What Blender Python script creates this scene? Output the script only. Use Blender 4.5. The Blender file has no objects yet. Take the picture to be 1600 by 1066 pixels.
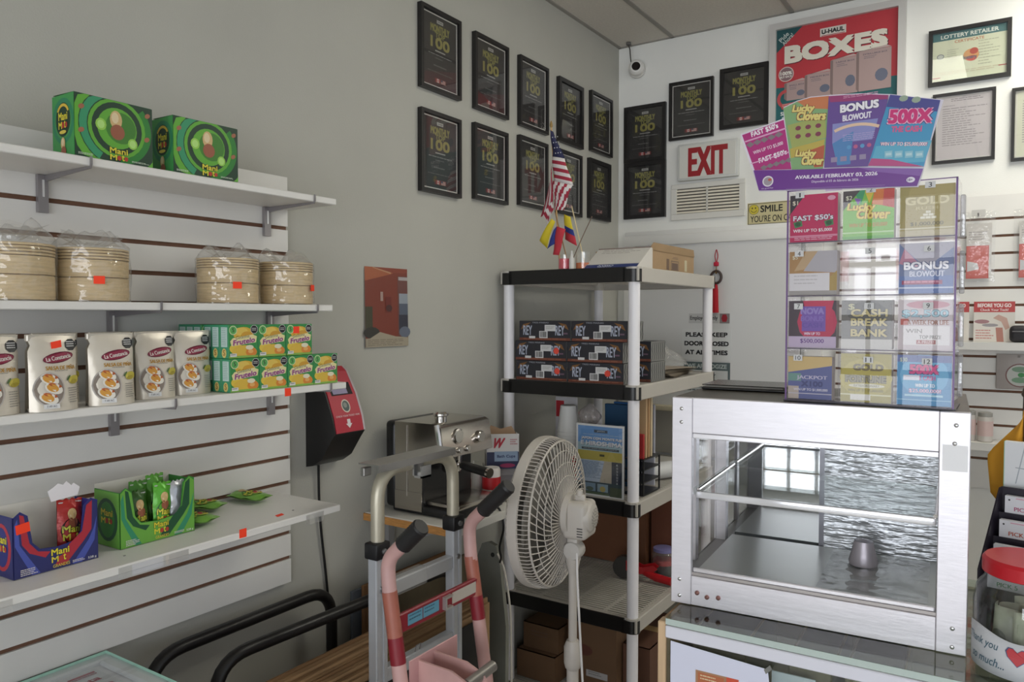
import bpy, bmesh, math, random
from math import sin, cos, pi, radians as RAD
from mathutils import Vector, Matrix
random.seed(7)
S = bpy.context.scene
C = S.collection

# ------------------------------------------------ camera, world, lights, exposure
cam = bpy.data.cameras.new('camera'); cam.sensor_width = 36; cam.lens = 36 * 1199.5 / 1600
cam.clip_start = 0.02
co = bpy.data.objects.new('camera', cam); C.objects.link(co)
co.location = (1.86, 0, 1.65); co.rotation_euler = (RAD(90 - 1.96), 0, RAD(33.4))
S.camera = co
W = bpy.data.worlds.new('sky'); S.world = W; W.use_nodes = True
W.node_tree.nodes['Background'].inputs[0].default_value = (0.62, 0.72, 0.85, 1)
W.node_tree.nodes['Background'].inputs[1].default_value = 0.6

def area(name, loc, rot, sx, sy, power, col):
    l = bpy.data.lights.new(name, 'AREA'); l.shape = 'RECTANGLE'; l.size = sx; l.size_y = sy
    l.energy = power; l.color = col
    o = bpy.data.objects.new(name, l); C.objects.link(o); o.location = loc; o.rotation_euler = rot
    return o
area('daylight_storefront', (3.0, -3.62, 1.45), (RAD(90), 0, 0), 4.8, 2.3, 215, (0.93, 0.96, 1.0))
area('daylight_side', (5.62, 0.6, 1.5), (RAD(90), 0, RAD(90)), 3.4, 2.0, 10, (0.95, 0.97, 1.0))
S.view_settings.view_transform = 'Standard'; S.view_settings.look = 'None'
S.view_settings.gamma = 1; S.view_settings.use_curve_mapping = False
S.view_settings.exposure = -0.1

# ------------------------------------------------ materials
def lin(v):
    v /= 255.0
    return v / 12.92 if v <= 0.04045 else ((v + 0.055) / 1.055) ** 2.4
def rgb(c):
    if isinstance(c, str):
        c = c.lstrip('#='); c = tuple(int(c[i:i+2], 16) for i in (0, 2, 4))
    return (lin(c[0]), lin(c[1]), lin(c[2]), 1)
_m = {}
def M(c, r=0.55, metal=0.0, noise=0.0, nscale=20, bump=0.0, bscale=60, stretch=None, name=None, coat=0.0):
    """procedural principled material: colour c with optional noise mottling and bump"""
    key = (str(c), r, metal, noise, nscale, bump, bscale, stretch, coat)
    if key in _m: return _m[key]
    m = bpy.data.materials.new(name or 'paint_%d' % len(_m)); m.use_nodes = True; _m[key] = m
    nt = m.node_tree; b = nt.nodes['Principled BSDF']; L = nt.links
    col = rgb(c)
    b.inputs['Base Color'].default_value = col
    b.inputs['Roughness'].default_value = r; b.inputs['Metallic'].default_value = metal
    b.inputs['Coat Weight'].default_value = coat; b.inputs['Coat Roughness'].default_value = 0.12
    if noise or bump:
        tc = nt.nodes.new('ShaderNodeTexCoord'); src = tc.outputs['Object']
        if stretch:
            mp = nt.nodes.new('ShaderNodeMapping'); mp.inputs['Scale'].default_value = stretch
            L.new(src, mp.inputs['Vector']); src = mp.outputs['Vector']
        if noise:
            n = nt.nodes.new('ShaderNodeTexNoise'); n.inputs['Scale'].default_value = nscale; n.inputs['Detail'].default_value = 4
            L.new(src, n.inputs['Vector'])
            rp = nt.nodes.new('ShaderNodeValToRGB')
            e = rp.color_ramp.elements
            e[0].position = 0.3; e[1].position = 0.7
            e[0].color = tuple(max(0, x * (1 - noise)) for x in col[:3]) + (1,)
            e[1].color = tuple(min(1, x * (1 + noise)) for x in col[:3]) + (1,)
            L.new(n.outputs['Fac'], rp.inputs['Fac']); L.new(rp.outputs['Color'], b.inputs['Base Color'])
        if bump:
            n2 = nt.nodes.new('ShaderNodeTexNoise'); n2.inputs['Scale'].default_value = bscale; n2.inputs['Detail'].default_value = 3
            L.new(src, n2.inputs['Vector'])
            bp = nt.nodes.new('ShaderNodeBump'); bp.inputs['Strength'].default_value = bump; bp.inputs['Distance'].default_value = 0.01
            L.new(n2.outputs['Fac'], bp.inputs['Height']); L.new(bp.outputs['Normal'], b.inputs['Normal'])
    return m
def glass(name, tint=(1, 1, 1), base=0.04, edge=0.5, rough=0.0, bump=0.0, bscale=30, stretch=None, haze=0.0):
    """thin clear sheet: transparent with facing dependent gloss, optional haze and wrinkles"""
    key = ('g', name)
    if key in _m: return _m[key]
    m = bpy.data.materials.new(name); m.use_nodes = True; _m[key] = m
    nt = m.node_tree; L = nt.links; nt.nodes.clear()
    out = nt.nodes.new('ShaderNodeOutputMaterial')
    t = nt.nodes.new('ShaderNodeBsdfTransparent'); t.inputs[0].default_value = tuple(tint) + (1,)
    g = nt.nodes.new('ShaderNodeBsdfGlossy'); g.inputs['Roughness'].default_value = rough
    lw = nt.nodes.new('ShaderNodeLayerWeight'); lw.inputs[0].default_value = 0.5
    pw = nt.nodes.new('ShaderNodeMath'); pw.operation = 'POWER'; pw.inputs[1].default_value = 4
    ma = nt.nodes.new('ShaderNodeMath'); ma.operation = 'MULTIPLY_ADD'; ma.inputs[1].default_value = edge; ma.inputs[2].default_value = base
    L.new(lw.outputs['Facing'], pw.inputs[0]); L.new(pw.outputs[0], ma.inputs[0])
    mx = nt.nodes.new('ShaderNodeMixShader')
    L.new(ma.outputs[0], mx.inputs[0]); L.new(t.outputs[0], mx.inputs[1]); L.new(g.outputs[0], mx.inputs[2])
    res = mx.outputs[0]
    if bump:
        tc = nt.nodes.new('ShaderNodeTexCoord'); src = tc.outputs['Object']
        if stretch:
            mp = nt.nodes.new('ShaderNodeMapping'); mp.inputs['Scale'].default_value = stretch
            L.new(src, mp.inputs['Vector']); src = mp.outputs['Vector']
        n2 = nt.nodes.new('ShaderNodeTexNoise'); n2.inputs['Scale'].default_value = bscale; n2.inputs['Detail'].default_value = 2
        L.new(src, n2.inputs['Vector'])
        bp = nt.nodes.new('ShaderNodeBump'); bp.inputs['Strength'].default_value = bump; bp.inputs['Distance'].default_value = 0.02
        L.new(n2.outputs['Fac'], bp.inputs['Height']); L.new(bp.outputs['Normal'], g.inputs['Normal'])
    if haze:
        d = nt.nodes.new('ShaderNodeBsdfDiffuse'); d.inputs[0].default_value = (0.85, 0.86, 0.85, 1)
        m2 = nt.nodes.new('ShaderNodeMixShader'); m2.inputs[0].default_value = haze
        L.new(res, m2.inputs[1]); L.new(d.outputs[0], m2.inputs[2]); res = m2.outputs[0]
    L.new(res, out.inputs[0])
    return m

# ------------------------------------------------ mesh building
class MB:
    """collects boxes, tubes and prisms into one mesh"""
    def __init__(s): s.v = []; s.f = []
    def add(s, v, f):
        k = len(s.v); s.v += [tuple(p) for p in v]; s.f += [tuple(i + k for i in q) for q in f]; return s
    def box(s, x0, y0, z0, x1, y1, z1, b=0.0, seg=2, mat=None):
        if b <= 0:
            v = [(x, y, z) for x in (x0, x1) for y in (y0, y1) for z in (z0, z1)]
            f = [(0, 1, 3, 2), (4, 6, 7, 5), (0, 4, 5, 1), (2, 3, 7, 6), (0, 2, 6, 4), (1, 5, 7, 3)]
        else:
            bm = bmesh.new(); bmesh.ops.create_cube(bm, size=1)
            for q in bm.verts:
                q.co = ((x0 + x1) / 2 + q.co.x * (x1 - x0), (y0 + y1) / 2 + q.co.y * (y1 - y0), (z0 + z1) / 2 + q.co.z * (z1 - z0))
            bmesh.ops.bevel(bm, geom=bm.edges[:], offset=b, segments=seg, affect='EDGES', profile=0.5)
            bm.verts.ensure_lookup_table(); bm.verts.index_update()
            v = [tuple(q.co) for q in bm.verts]; f = [tuple(q.index for q in fc.verts) for fc in bm.faces]; bm.free()
        if mat is not None: v = [mat @ Vector(p) for p in v]
        return s.add(v, f)
    def tube(s, pts, r, n=10, closed=False, cap=True):
        """round tube along points; r a number or one radius per point"""
        P = [Vector(p) for p in pts]; m = len(P); k = len(s.v)
        R = r if isinstance(r, (list, tuple)) else [r] * m
        prev = None
        for i, p in enumerate(P):
            if closed: t = (P[(i + 1) % m] - P[i - 1])
            else: t = (P[min(i + 1, m - 1)] - P[max(i - 1, 0)])
            t.normalize()
            if prev is None:
                a = Vector((0, 0, 1)) if abs(t.z) < 0.9 else Vector((1, 0, 0))
                u = t.cross(a).normalized()
            else:
                u = (prev - t * prev.dot(t)).normalized()
            prev = u; w = t.cross(u)
            for j in range(n):
                a = 2 * pi * j / n
                s.v.append(tuple(p + (u * cos(a) + w * sin(a)) * R[i]))
        for i in range(m if closed else m - 1):
            a0 = k + i * n; a1 = k + ((i + 1) % m) * n
            for j in range(n):
                j2 = (j + 1) % n
                s.f.append((a0 + j, a0 + j2, a1 + j2, a1 + j))
        if cap and not closed:
            s.f.append(tuple(k + j for j in reversed(range(n)))); s.f.append(tuple(k + (m - 1) * n + j for j in range(n)))
        return s
    def cyl(s, p0, p1, r, n=16, r2=None):
        return s.tube([p0, p1], [r, r if r2 is None else r2], n)
    def lathe(s, prof, c=(0, 0, 0), n=24, axis='z'):
        """profile [(radius, height)] turned round an axis through c"""
        k = len(s.v); m = len(prof)
        for (r, h) in prof:
            for j in range(n):
                a = 2 * pi * j / n
                q = (r * cos(a), r * sin(a), h)
                if axis == 'x': q = (h, r * cos(a), r * sin(a))
                if axis == 'y': q = (r * sin(a), h, r * cos(a))
                s.v.append((c[0] + q[0], c[1] + q[1], c[2] + q[2]))
        for i in range(m - 1):
            for j in range(n):
                j2 = (j + 1) % n
                s.f.append((k + i * n + j, k + i * n + j2, k + (i + 1) * n + j2, k + (i + 1) * n + j))
        s.f.append(tuple(k + j for j in reversed(range(n)))); s.f.append(tuple(k + (m - 1) * n + j for j in range(n)))
        return s
    def prism(s, pts, o, u, v, t):
        """polygon pts in plane (o,u,v) given thickness t along -normal"""
        o, u, v = Vector(o), Vector(u), Vector(v); nrm = u.cross(v).normalized(); n = len(pts)
        a = [o + u * p[0] + v * p[1] for p in pts]; b = [q - nrm * t for q in a]
        f = [tuple(range(n)), tuple(reversed(range(n, 2 * n)))]
        f += [(i, n + i, n + (i + 1) % n, (i + 1) % n) for i in range(n)]
        return s.add(a + b, f)
    def sheet(s, nu, nv, fn):
        """grid surface fn(i/nu, j/nv)"""
        k = len(s.v)
        for i in range(nu + 1):
            for j in range(nv + 1): s.v.append(tuple(fn(i / nu, j / nv)))
        for i in range(nu):
            for j in range(nv):
                a = k + i * (nv + 1) + j
                s.f.append((a, a + nv + 1, a + nv + 2, a + 1))
        return s
    def mesh(s, name, mat, ang=0.6):
        me = bpy.data.meshes.new(name); me.from_pydata(s.v, [], s.f)
        me.materials.append(mat)
        me.polygons.foreach_set('use_smooth', [True] * len(me.polygons))
        me.set_sharp_from_angle(angle=ang)
        me.update(); return me
    def obj(s, name, mat, parent=None, loc=(0, 0, 0), ang=0.6):
        return link(name, s.mesh(name, mat, ang), parent, loc)
def link(name, me, parent=None, loc=(0, 0, 0)):
    o = bpy.data.objects.new(name, me); C.objects.link(o); o.parent = parent; o.location = loc
    if parent: _kids.setdefault(parent.name, []).append(o)
    return o
_kids = {}
def KIDS(o): return _kids.get(o.name, [])
def tag(o, label=None, cat=None, group=None, kind=None):
    if label: o['label'] = label
    if cat: o['category'] = cat
    if group: o['group'] = group
    if kind: o['kind'] = kind
    return o
def thing(name, label, cat, loc=(0, 0, 0), rz=0, group=None):
    o = bpy.data.objects.new(name, None); o.empty_display_size = 0.05; C.objects.link(o)
    o.location = loc; o.rotation_euler = (0, 0, RAD(rz)); return tag(o, label, cat, group)
def dup(root, loc, rz=None, label=None, group=None):
    r = root.copy(); C.objects.link(r); r.location = loc
    if rz is not None: r.rotation_euler = (0, 0, RAD(rz))
    tag(r, label, None, group)
    for ch in KIDS(root):
        c = ch.copy(); C.objects.link(c); c.parent = r; _kids.setdefault(r.name, []).append(c)
        for g in KIDS(ch):
            d = g.copy(); C.objects.link(d); d.parent = c; _kids.setdefault(c.name, []).append(d)
    return r

def smooth_path(pts, r=0.05, n=5):
    """polyline with rounded corners"""
    P = [Vector(p) for p in pts]; out = [P[0]]
    for i in range(1, len(P) - 1):
        a, b, c = P[i - 1], P[i], P[i + 1]
        d1 = (a - b); d2 = (c - b)
        k = min(r, d1.length * 0.49, d2.length * 0.49)
        p, q = b + d1.normalized() * k, b + d2.normalized() * k
        for j in range(n + 1):
            t = j / n
            out.append(p * (1 - t) ** 2 + b * 2 * t * (1 - t) + q * t * t)
    out.append(P[-1]); return out

# ------------------------------------------------ flat print
_glyph = {}
def textmesh(s, bold=0.0, shear=0.0):
    k = (s, bold, shear)
    if k not in _glyph:
        c = bpy.data.curves.new('t', 'FONT'); c.body = s; c.resolution_u = 3; c.offset = bold; c.shear = shear; c.align_x = 'LEFT'
        o = bpy.data.objects.new('t', c); me = bpy.data.meshes.new_from_object(o)
        v = [tuple(q.co[:2]) for q in me.vertices]; f = [tuple(p.vertices) for p in me.polygons]
        bpy.data.objects.remove(o); bpy.data.curves.remove(c); bpy.data.meshes.remove(me)
        xs = [p[0] for p in v] or [0, 1]; ys = [p[1] for p in v] or [0, 1]
        _glyph[k] = (v, f, min(xs), max(xs), min(ys), max(ys))
    return _glyph[k]
def ink(c):
    """print inks are a little duller than the pure colour"""
    if not isinstance(c, str) or c[:1] != '#': return c
    v = [int(c[i:i+2], 16) for i in (1, 3, 5)]; g = 0.3 * v[0] + 0.55 * v[1] + 0.15 * v[2]
    return '=%02x%02x%02x' % tuple(int(max(0, min(255, (g + (x - g) * 0.86) * 0.95))) for x in v)
class Art:
    """ink shapes laid one over another on a flat face (x right, y up, metres)"""
    def __init__(s, step=0.00006): s.v = []; s.f = []; s.mi = []; s.cols = []; s.w = 0.0003; s.step = step
    def _m(s, c):
        c = ink(c)
        if c not in s.cols: s.cols.append(c)
        return s.cols.index(c)
    def poly(s, pts, c):
        k = len(s.v); s.v += [(p[0], p[1], s.w) for p in pts]; s.f.append(tuple(range(k, k + len(pts)))); s.mi.append(s._m(c)); s.w += s.step; return s
    def rect(s, x0, y0, x1, y1, c): return s.poly([(x0, y0), (x1, y0), (x1, y1), (x0, y1)], c)
    def ell(s, cx, cy, rx, ry, c, n=18, rot=0.0):
        ca, sa = cos(rot), sin(rot)
        return s.poly([(cx + rx * cos(2*pi*i/n) * ca - ry * sin(2*pi*i/n) * sa, cy + rx * cos(2*pi*i/n) * sa + ry * sin(2*pi*i/n) * ca) for i in range(n)], c)
    def band(s, cx, cy, r0, r1, a0, a1, c, n=14, sy=1.0, clip=None):
        """arc band; clip keeps it inside a rectangle"""
        for i in range(n):
            t0, t1 = a0 + (a1 - a0) * i / n, a0 + (a1 - a0) * (i + 1) / n
            q = [(cx + r * cos(t), cy + r * sin(t) * sy) for r, t in ((r0, t0), (r1, t0), (r1, t1), (r0, t1))]
            if clip: q = [(min(max(x, clip[0]), clip[2]), min(max(y, clip[1]), clip[3])) for x, y in q]
            k = len(s.v); s.v += [(x, y, s.w) for x, y in q]; s.f.append((k, k+1, k+2, k+3)); s.mi.append(s._m(c))
        s.w += s.step; return s
    def text(s, t, cx, cy, w, h, c, b=0.0, sh=0.0, rot=0.0):
        """lettering fitted to w x h; weight b thickens the strokes by overprinting"""
        v, f, x0, x1, y0, y1 = textmesh(t, 0.0, sh)
        ca, sa = cos(rot), sin(rot); m = s._m(c); d = b * h
        if '$' in t: d *= 0.6
        if d < 1e-5: sh_ = [(0, 0)]
        elif h < 0.012: sh_ = [(-d, 0), (0, 0), (d, 0)]
        else: sh_ = [(-d, -d), (d, -d), (-d, d), (d, d), (0, 0)]
        W_, H_ = w - 2 * d, h - (2 * d if len(sh_) == 5 else 0)
        for ox, oy in sh_:
            k = len(s.v)
            for (x, y) in v:
                px = ((x - x0) / max(1e-6, x1 - x0) - 0.5) * W_ + ox; py = ((y - y0) / max(1e-6, y1 - y0) - 0.5) * H_ + oy
                s.v.append((cx + px * ca - py * sa, cy + px * sa + py * ca, s.w))
            for q in f: s.f.append(tuple(i + k for i in q)); s.mi.append(m)
            s.w += 0.000025
        s.w += s.step; return s
    def lines(s, x0, y0, x1, y1, n, c, fill=0.45, rag=0.3):
        """n rows of small print drawn as word runs"""
        h = (y1 - y0) / n
        for i in range(n):
            x = x0; e = x1 - (x1 - x0) * rag * random.random()
            while x < e:
                wd = min((x1 - x0) * random.uniform(0.06, 0.2), e - x)
                k = len(s.v); yy = y1 - h * i
                s.v += [(x, yy - h * fill, s.w), (x + wd, yy - h * fill, s.w), (x + wd, yy, s.w), (x, yy, s.w)]
                s.f.append((k, k+1, k+2, k+3)); s.mi.append(s._m(c)); x += wd + (x1 - x0) * 0.02
        s.w += s.step; return s
    def barcode(s, x0, y0, x1, y1):
        s.rect(x0, y0, x1, y1, '#e8e8e8'); x = x0 + (x1-x0)*0.08
        while x < x1 - (x1-x0)*0.1:
            w = (x1 - x0) * random.choice((0.03, 0.05, 0.08)); k = len(s.v)
            s.v += [(x, y0 + (y1-y0)*.12, s.w), (x + w, y0 + (y1-y0)*.12, s.w), (x + w, y1 - (y1-y0)*.08, s.w), (x, y1 - (y1-y0)*.08, s.w)]
            s.f.append((k, k+1, k+2, k+3)); s.mi.append(s._m('#303030')); x += w + (x1 - x0) * random.choice((0.03, 0.05))
        s.w += s.step; return s
    def mesh(s, name, o=(0, 0, 0), u=(1, 0, 0), v=(0, 0, 1), r=0.45, map=None):
        o, u, v = Vector(o), Vector(u).normalized(), Vector(v).normalized(); n = u.cross(v)
        me = bpy.data.meshes.new(name)
        if map: vs = [tuple(map(x, y, w)) for x, y, w in s.v]
        else: vs = [tuple(o + u * x + v * y + n * w) for x, y, w in s.v]
        me.from_pydata(vs, [], s.f)
        for c in s.cols: me.materials.append(M(c, r))
        me.polygons.foreach_set('material_index', s.mi); me.update(); return me
    def obj(s, name, parent, **k): return link(name, s.mesh(name, **k), parent)
WHITE = '#e9e8e4'
# ================================================ SETTING
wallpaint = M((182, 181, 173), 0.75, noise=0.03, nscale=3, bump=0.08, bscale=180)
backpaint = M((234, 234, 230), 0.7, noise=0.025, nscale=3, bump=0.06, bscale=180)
def struct(o): return tag(o, kind='structure')
def strbox(name, mat, *b, **k): return struct(MB().box(*b, **k).obj(name, mat))
fl = strbox('floor', M((150, 148, 142), 0.4), 0, -3.5, -0.05, 5.5, 3.89, 0)
tile_m = M((196, 192, 184), 0.28, noise=0.06, nscale=6)
tm = MB().box(0.004, 0.004, 0.0, 0.606, 0.606, 0.003).mesh('tile', tile_m)
for i in range(9):
    for j in range(12):
        link('floor_tile', tm, fl, (i * 0.61, -3.5 + j * 0.61, 0))
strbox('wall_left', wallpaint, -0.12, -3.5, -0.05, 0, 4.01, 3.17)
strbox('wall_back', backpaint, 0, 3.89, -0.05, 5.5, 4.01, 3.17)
strbox('wall_right', backpaint, 5.5, 2.4, 0, 5.62, 4.01, 3.17)
strbox('trim_1', backpaint, 5.5, -3.5, 2.55, 5.62, 2.4, 3.17)
strbox('trim_2', backpaint, 5.5, -3.5, 0, 5.62, 2.4, 0.45)
strbox('trim_3', backpaint, 5.5, -3.5, 0.45, 5.62, -1.2, 2.55)
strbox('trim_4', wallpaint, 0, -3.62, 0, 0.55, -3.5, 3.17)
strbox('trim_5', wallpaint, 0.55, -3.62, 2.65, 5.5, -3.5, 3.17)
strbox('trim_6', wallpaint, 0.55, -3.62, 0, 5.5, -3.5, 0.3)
alu = M((120, 122, 124), 0.4, 0.7)
w1 = MB()
for k in range(1, 20):
    if k % 4: w1.box(0.558 + k * 0.245, -3.566, 0.33, 0.592 + k * 0.245, -3.55, 2.62)
for k in range(6): w1.box(0.55 + k * 0.98, -3.59, 0.3, 0.6 + k * 0.98, -3.53, 2.65)
for z in (0.3, 0.72, 1.15, 1.6, 2.05, 2.6): w1.box(0.55, -3.59, z, 5.5, -3.53, z + 0.05)
struct(w1.obj('window_1', alu))
w2 = MB()
for y in (-1.2, 0.0, 1.2, 2.35): w2.box(5.53, y, 0.45, 5.59, y + 0.05, 2.55)
struct(w2.obj('window_2', alu))
# ceiling of lay-in panels on a thin grid
cl = strbox('ceiling', M((150, 146, 138), 0.9), 0, -3.5, 3.125, 5.5, 3.89, 3.17)
cm = MB().box(0.006, 0.006, 0, 0.602, 1.212, 0.012).mesh('ceiling_panel', M((208, 202, 192), 0.95, noise=0.05, nscale=90, bump=0.35, bscale=220))
for i in range(-1, 9):
    for j in range(6):
        x = 0.312 + i * 0.608; y = 3.89 - (j + 1) * 1.218
        if x < -0.01:
            link('ceiling_panel', MB().box(0.004, 0.006, 0, 0.306, 1.212, 0.012).mesh('ceiling_panel', cm.materials[0]), cl, (0.0, y, 3.113))
        elif x < 4.9: link('ceiling_panel', cm, cl, (x, y, 3.113))
g = MB()
for i in range(9): g.box(0.312 + i * 0.608 - 0.011, -3.5, 3.108, 0.312 + i * 0.608 + 0.011, 3.89, 3.113)
for j in range(6): g.box(0, 3.89 - j * 1.218 - 0.011, 3.108, 5.5, 3.89 - j * 1.218 + 0.011 if j else 3.89, 3.1135)
g.box(0, -3.5, 3.108, 0.018, 3.89, 3.1135)
g.obj('ceiling_grid', M((150, 146, 139), 0.8), cl)

# door with its casing and half-height ledge, in the back wall
d = strbox('door_1', M((214, 214, 214), 0.5), 0.13, 3.866, 0.02, 0.98, 3.888, 2.02)
MB().box(0.05, 3.855, 2.02, 1.1, 3.89, 2.075, 0.006).box(0.05, 3.872, 2.075, 1.1, 3.89, 2.1, 0.004).box(0.05, 3.855, 0, 0.115, 3.89, 2.02, 0.005).box(1.0, 3.855, 0, 1.08, 3.89, 2.02, 0.005).obj('door_casing', M((226, 225, 222), 0.5), d)
MB().box(0.14, 3.80, 1.145, 0.97, 3.866, 1.17, 0.004).obj('ledge', M((214, 204, 176), 0.5), d)
MB().box(0.14, 3.853, 0.04, 0.97, 3.866, 0.90).obj('lower_panel', M((176, 172, 162), 0.55), d)
MB().box(0.14, 3.853, 0.915, 0.97, 3.866, 1.145).obj('upper_panel', M((176, 172, 162), 0.55), d)

# ================================================ LEFT SLATTED WALL AND ITS SHELVES
white = M((226, 224, 220), 0.42, noise=0.02, nscale=8)
brown = M((112, 80, 62), 0.8, noise=0.12, nscale=40)
groove_z = [0.912 + 0.0767 * k for k in range(15)]
def slatwall(label, x0, x1, zs, ztop, zbot, loc, rz, mt=white):
    t = thing('slatted_wall_panel', label, 'slatted panel', loc, rz)
    MB().box(x0 + .001, -0.013, zbot + .001, x1 - .001, 0, ztop - .001).obj('backing', brown, t)
    e = [zbot] + list(zs) + [ztop]; cache = {}
    for a, b in zip(e[:-1], e[1:]):
        lo = a + (0.0056 if a != zbot else 0); hi = b - (0.0056 if b != ztop else 0); h = round(hi - lo, 4)
        if h not in cache: cache[h] = MB().box(x0, -0.02, 0, x1, -0.013, h).mesh('slat', mt)
        link('slat', cache[h], t, (0, 0, lo))
    return t
slatwall('white slatted panel with brown grooves on the left wall behind the four shelves', 0.0, 1.565, groove_z, 2.062, 0.835, (0, 0, 0), 90)

steel = M((150, 146, 148), 0.35, 0.6)
orange = '#ff4a22'
def sticker(parent, o, u=(1, 0, 0), v=(0, 0, 1), w=0.022, h=0.02):
    return MB().prism([(0, 0), (w, 0), (w, h), (0, h)], o, u, v, 0.0006).obj('price_sticker', M((255, 66, 30), 0.6), parent)
# in these things local x runs along the wall, local -y into the room, the root is turned 90 degrees
def shelf(label, ztop, depth, yend, brackets, th=0.018, bdepth=None):
    t = thing('shelf', label, 'shelf', (0.0205, 0, ztop), 90, 'white shelves on the left wall')
    MB().box(0.02, -depth, -th, yend, 0, 0, 0.002, 1).obj('board', white, t)
    for y in brackets:
        b = MB()
        b.box(y - 0.011, -0.012, -th - 0.085, y + 0.011, -0.001, -th - 0.001)
        bd = bdepth or depth
        b.prism([(0.012, -0.015), (bd * 0.5, -0.009), (bd, -0.005), (bd + 0.005, 0.004), (bd + 0.005, th + 0.002), (bd + 0.0015, th + 0.002), (bd + 0.0005, 0), (0.012, 0)], (y + 0.004, 0, -th - 0.0005), (0, -1, 0), (0, 0, 1), 0.004)
        b.obj('bracket', steel, t)
        MB().box(y - 0.002, -0.0135, -th - 0.05, y + 0.002, -0.012, -th - 0.012).obj('bracket_slot', M((235, 235, 235), 0.3, 0.6), t)
    return t
SH1 = shelf('topmost white wall shelf, carrying two green cartons', 1.982, 0.2, 1.572, (0.0, 0.866, 1.482))
SH2 = shelf('second white wall shelf down, carrying wrapped bamboo steamers', 1.678, 0.2, 1.555, (0.3, 1.02, 1.49))
SH3 = shelf('third white wall shelf down, carrying sauce pouches and gelatin boxes', 1.459, 0.25, 1.557, (0.3, 1.02, 1.49))
SH4 = shelf('lowest white wall shelf, carrying open snack cartons', 1.131, 0.3, 1.482, (0.3, 0.9, 1.36), bdepth=0.24)
sticker(SH3, (1.337, -0.2507, -0.0215), w=0.02, h=0.021)
sticker(SH4, (1.155, -0.3007, -0.014), w=0.02, h=0.021)
sticker(SH4, (1.3, -0.262, 0.0008), (1, 0.15, 0), (0.3, 1, 0), 0.024, 0.016)
for b in ((0.86, -0.026, 1.02), (0.54, -0.03, 0.66), (1.36, -0.03, 1.42)): MB().box(b[0], -0.302, b[1], b[2], -0.3005, -0.004).obj('clear_label_holder', glass('label_clear', base=0.15, edge=0.5, haze=0.1), SH4)

# ---- green snack cartons on the top shelf
G1, G2, G3, G4 = '#1f8a2a', '#5fb82a', '#0f4a2a', '#20a070'
def mani(a, cx, cy, w, h, c='#f0e028'):
    """two-line snack lettering"""
    a.text('Mani', cx, cy + h * 0.27, w * 1.04, h * 0.5, '#16301a', b=0.07); a.text('Mani', cx, cy + h * 0.27, w, h * 0.46, c, b=0.03)
    a.text('M', cx - w * 0.3, cy - h * 0.25, w * 0.38, h * 0.42, c, b=0.03); a.ell(cx + w * 0.02, cy - h * 0.25, w * 0.13, h * 0.2, '#c8382a', 8)
    a.text('t', cx + w * 0.23, cy - h * 0.22, w * 0.16, h * 0.44, c, b=0.03); a.ell(cx + w * 0.4, cy - h * 0.26, w * 0.11, h * 0.18, '#c8382a', 8)
def peanut(a, cx, cy, s, rot=0.0):
    a.ell(cx, cy + s * 0.25, s * 0.34, s * 0.5, '#e0b878', 14, rot); a.ell(cx + s * 0.08, cy - s * 0.4, s * 0.4, s * 0.42, '#a85a3c', 14, rot)
    a.ell(cx - s * 0.05, cy + s * 0.35, s * 0.2, s * 0.3, '#f0d8a8', 10, rot)
def green_face(a, W_, H_):
    cl_ = (0, 0, W_, H_); cx, cy = W_ * 0.53, H_ * 0.55
    a.rect(0, 0, W_, H_, '#123f28')
    a.band(cx, cy, 0.056, 0.064, 0, 2 * pi, G2, 26, 1, cl_)
    a.band(cx, cy, 0.066, 0.082, 1.7, 4.2, '#2aa06a', 14, 1, cl_); a.band(cx, cy, 0.064, 0.078, 4.8, 7.0, G1, 16, 1, cl_)
    a.band(cx, cy, 0.084, 0.1, 1.9, 5.0, G2, 14, 1, cl_); a.band(cx, cy, 0.1, 0.112, 5.2, 5.9, G2, 8, 1, cl_)
    a.ell(cx, cy, 0.044, 0.044, G2, 24); a.ell(cx + 0.008, cy + 0.002, 0.034, 0.034, '#3c8a24', 20)
    a.ell(cx - 0.036, cy + 0.003, 0.012, 0.013, '#9adc48', 12); a.ell(cx - 0.036, cy + 0.003, 0.008, 0.009, '#b8f078', 10)
    a.ell(cx + 0.034, cy - 0.028, 0.011, 0.012, '#9adc48', 12); a.ell(cx + 0.034, cy - 0.028, 0.0075, 0.0085, '#b8f078', 10)
    peanut(a, cx - 0.003, cy + 0.008, 0.04)
    for px, py in ((0.014, 0.104), (0.013, 0.055), (W_ - 0.012, 0.113), (W_ - 0.014, 0.06)): a.ell(px, py, 0.007, 0.005, '#b06a48', 10, 0.6)
    mani(a, cx + 0.002, 0.016, 0.04, 0.028)
    a.lines(0.006, 0.003, 0.04, 0.008, 2, '#d8e8d0'); a.lines(W_ - 0.05, 0.003, W_ - 0.006, 0.007, 2, '#d8e8d0')
def green_side(a, D_, H_):
    a.rect(0, 0, D_, H_, '#3aa04a'); a.band(D_ / 2, H_ * 0.58, 0.034, 0.044, 0, 2 * pi, '#1f8a5a', 22, 1.1, (0, 0, D_, H_))
    a.ell(D_ / 2, H_ * 0.6, 0.03, 0.036, '#123f28', 20); a.band(D_ / 2, H_ * 0.66, 0.02, 0.026, 0.4, 2.7, '#e8c030', 8)
    mani(a, D_ / 2, H_ * 0.58, 0.036, 0.036); a.ell(D_ / 2, H_ * 0.4, 0.014, 0.004, '#e8d040', 10); peanut(a, D_ / 2, 0.022, 0.026)
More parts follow.
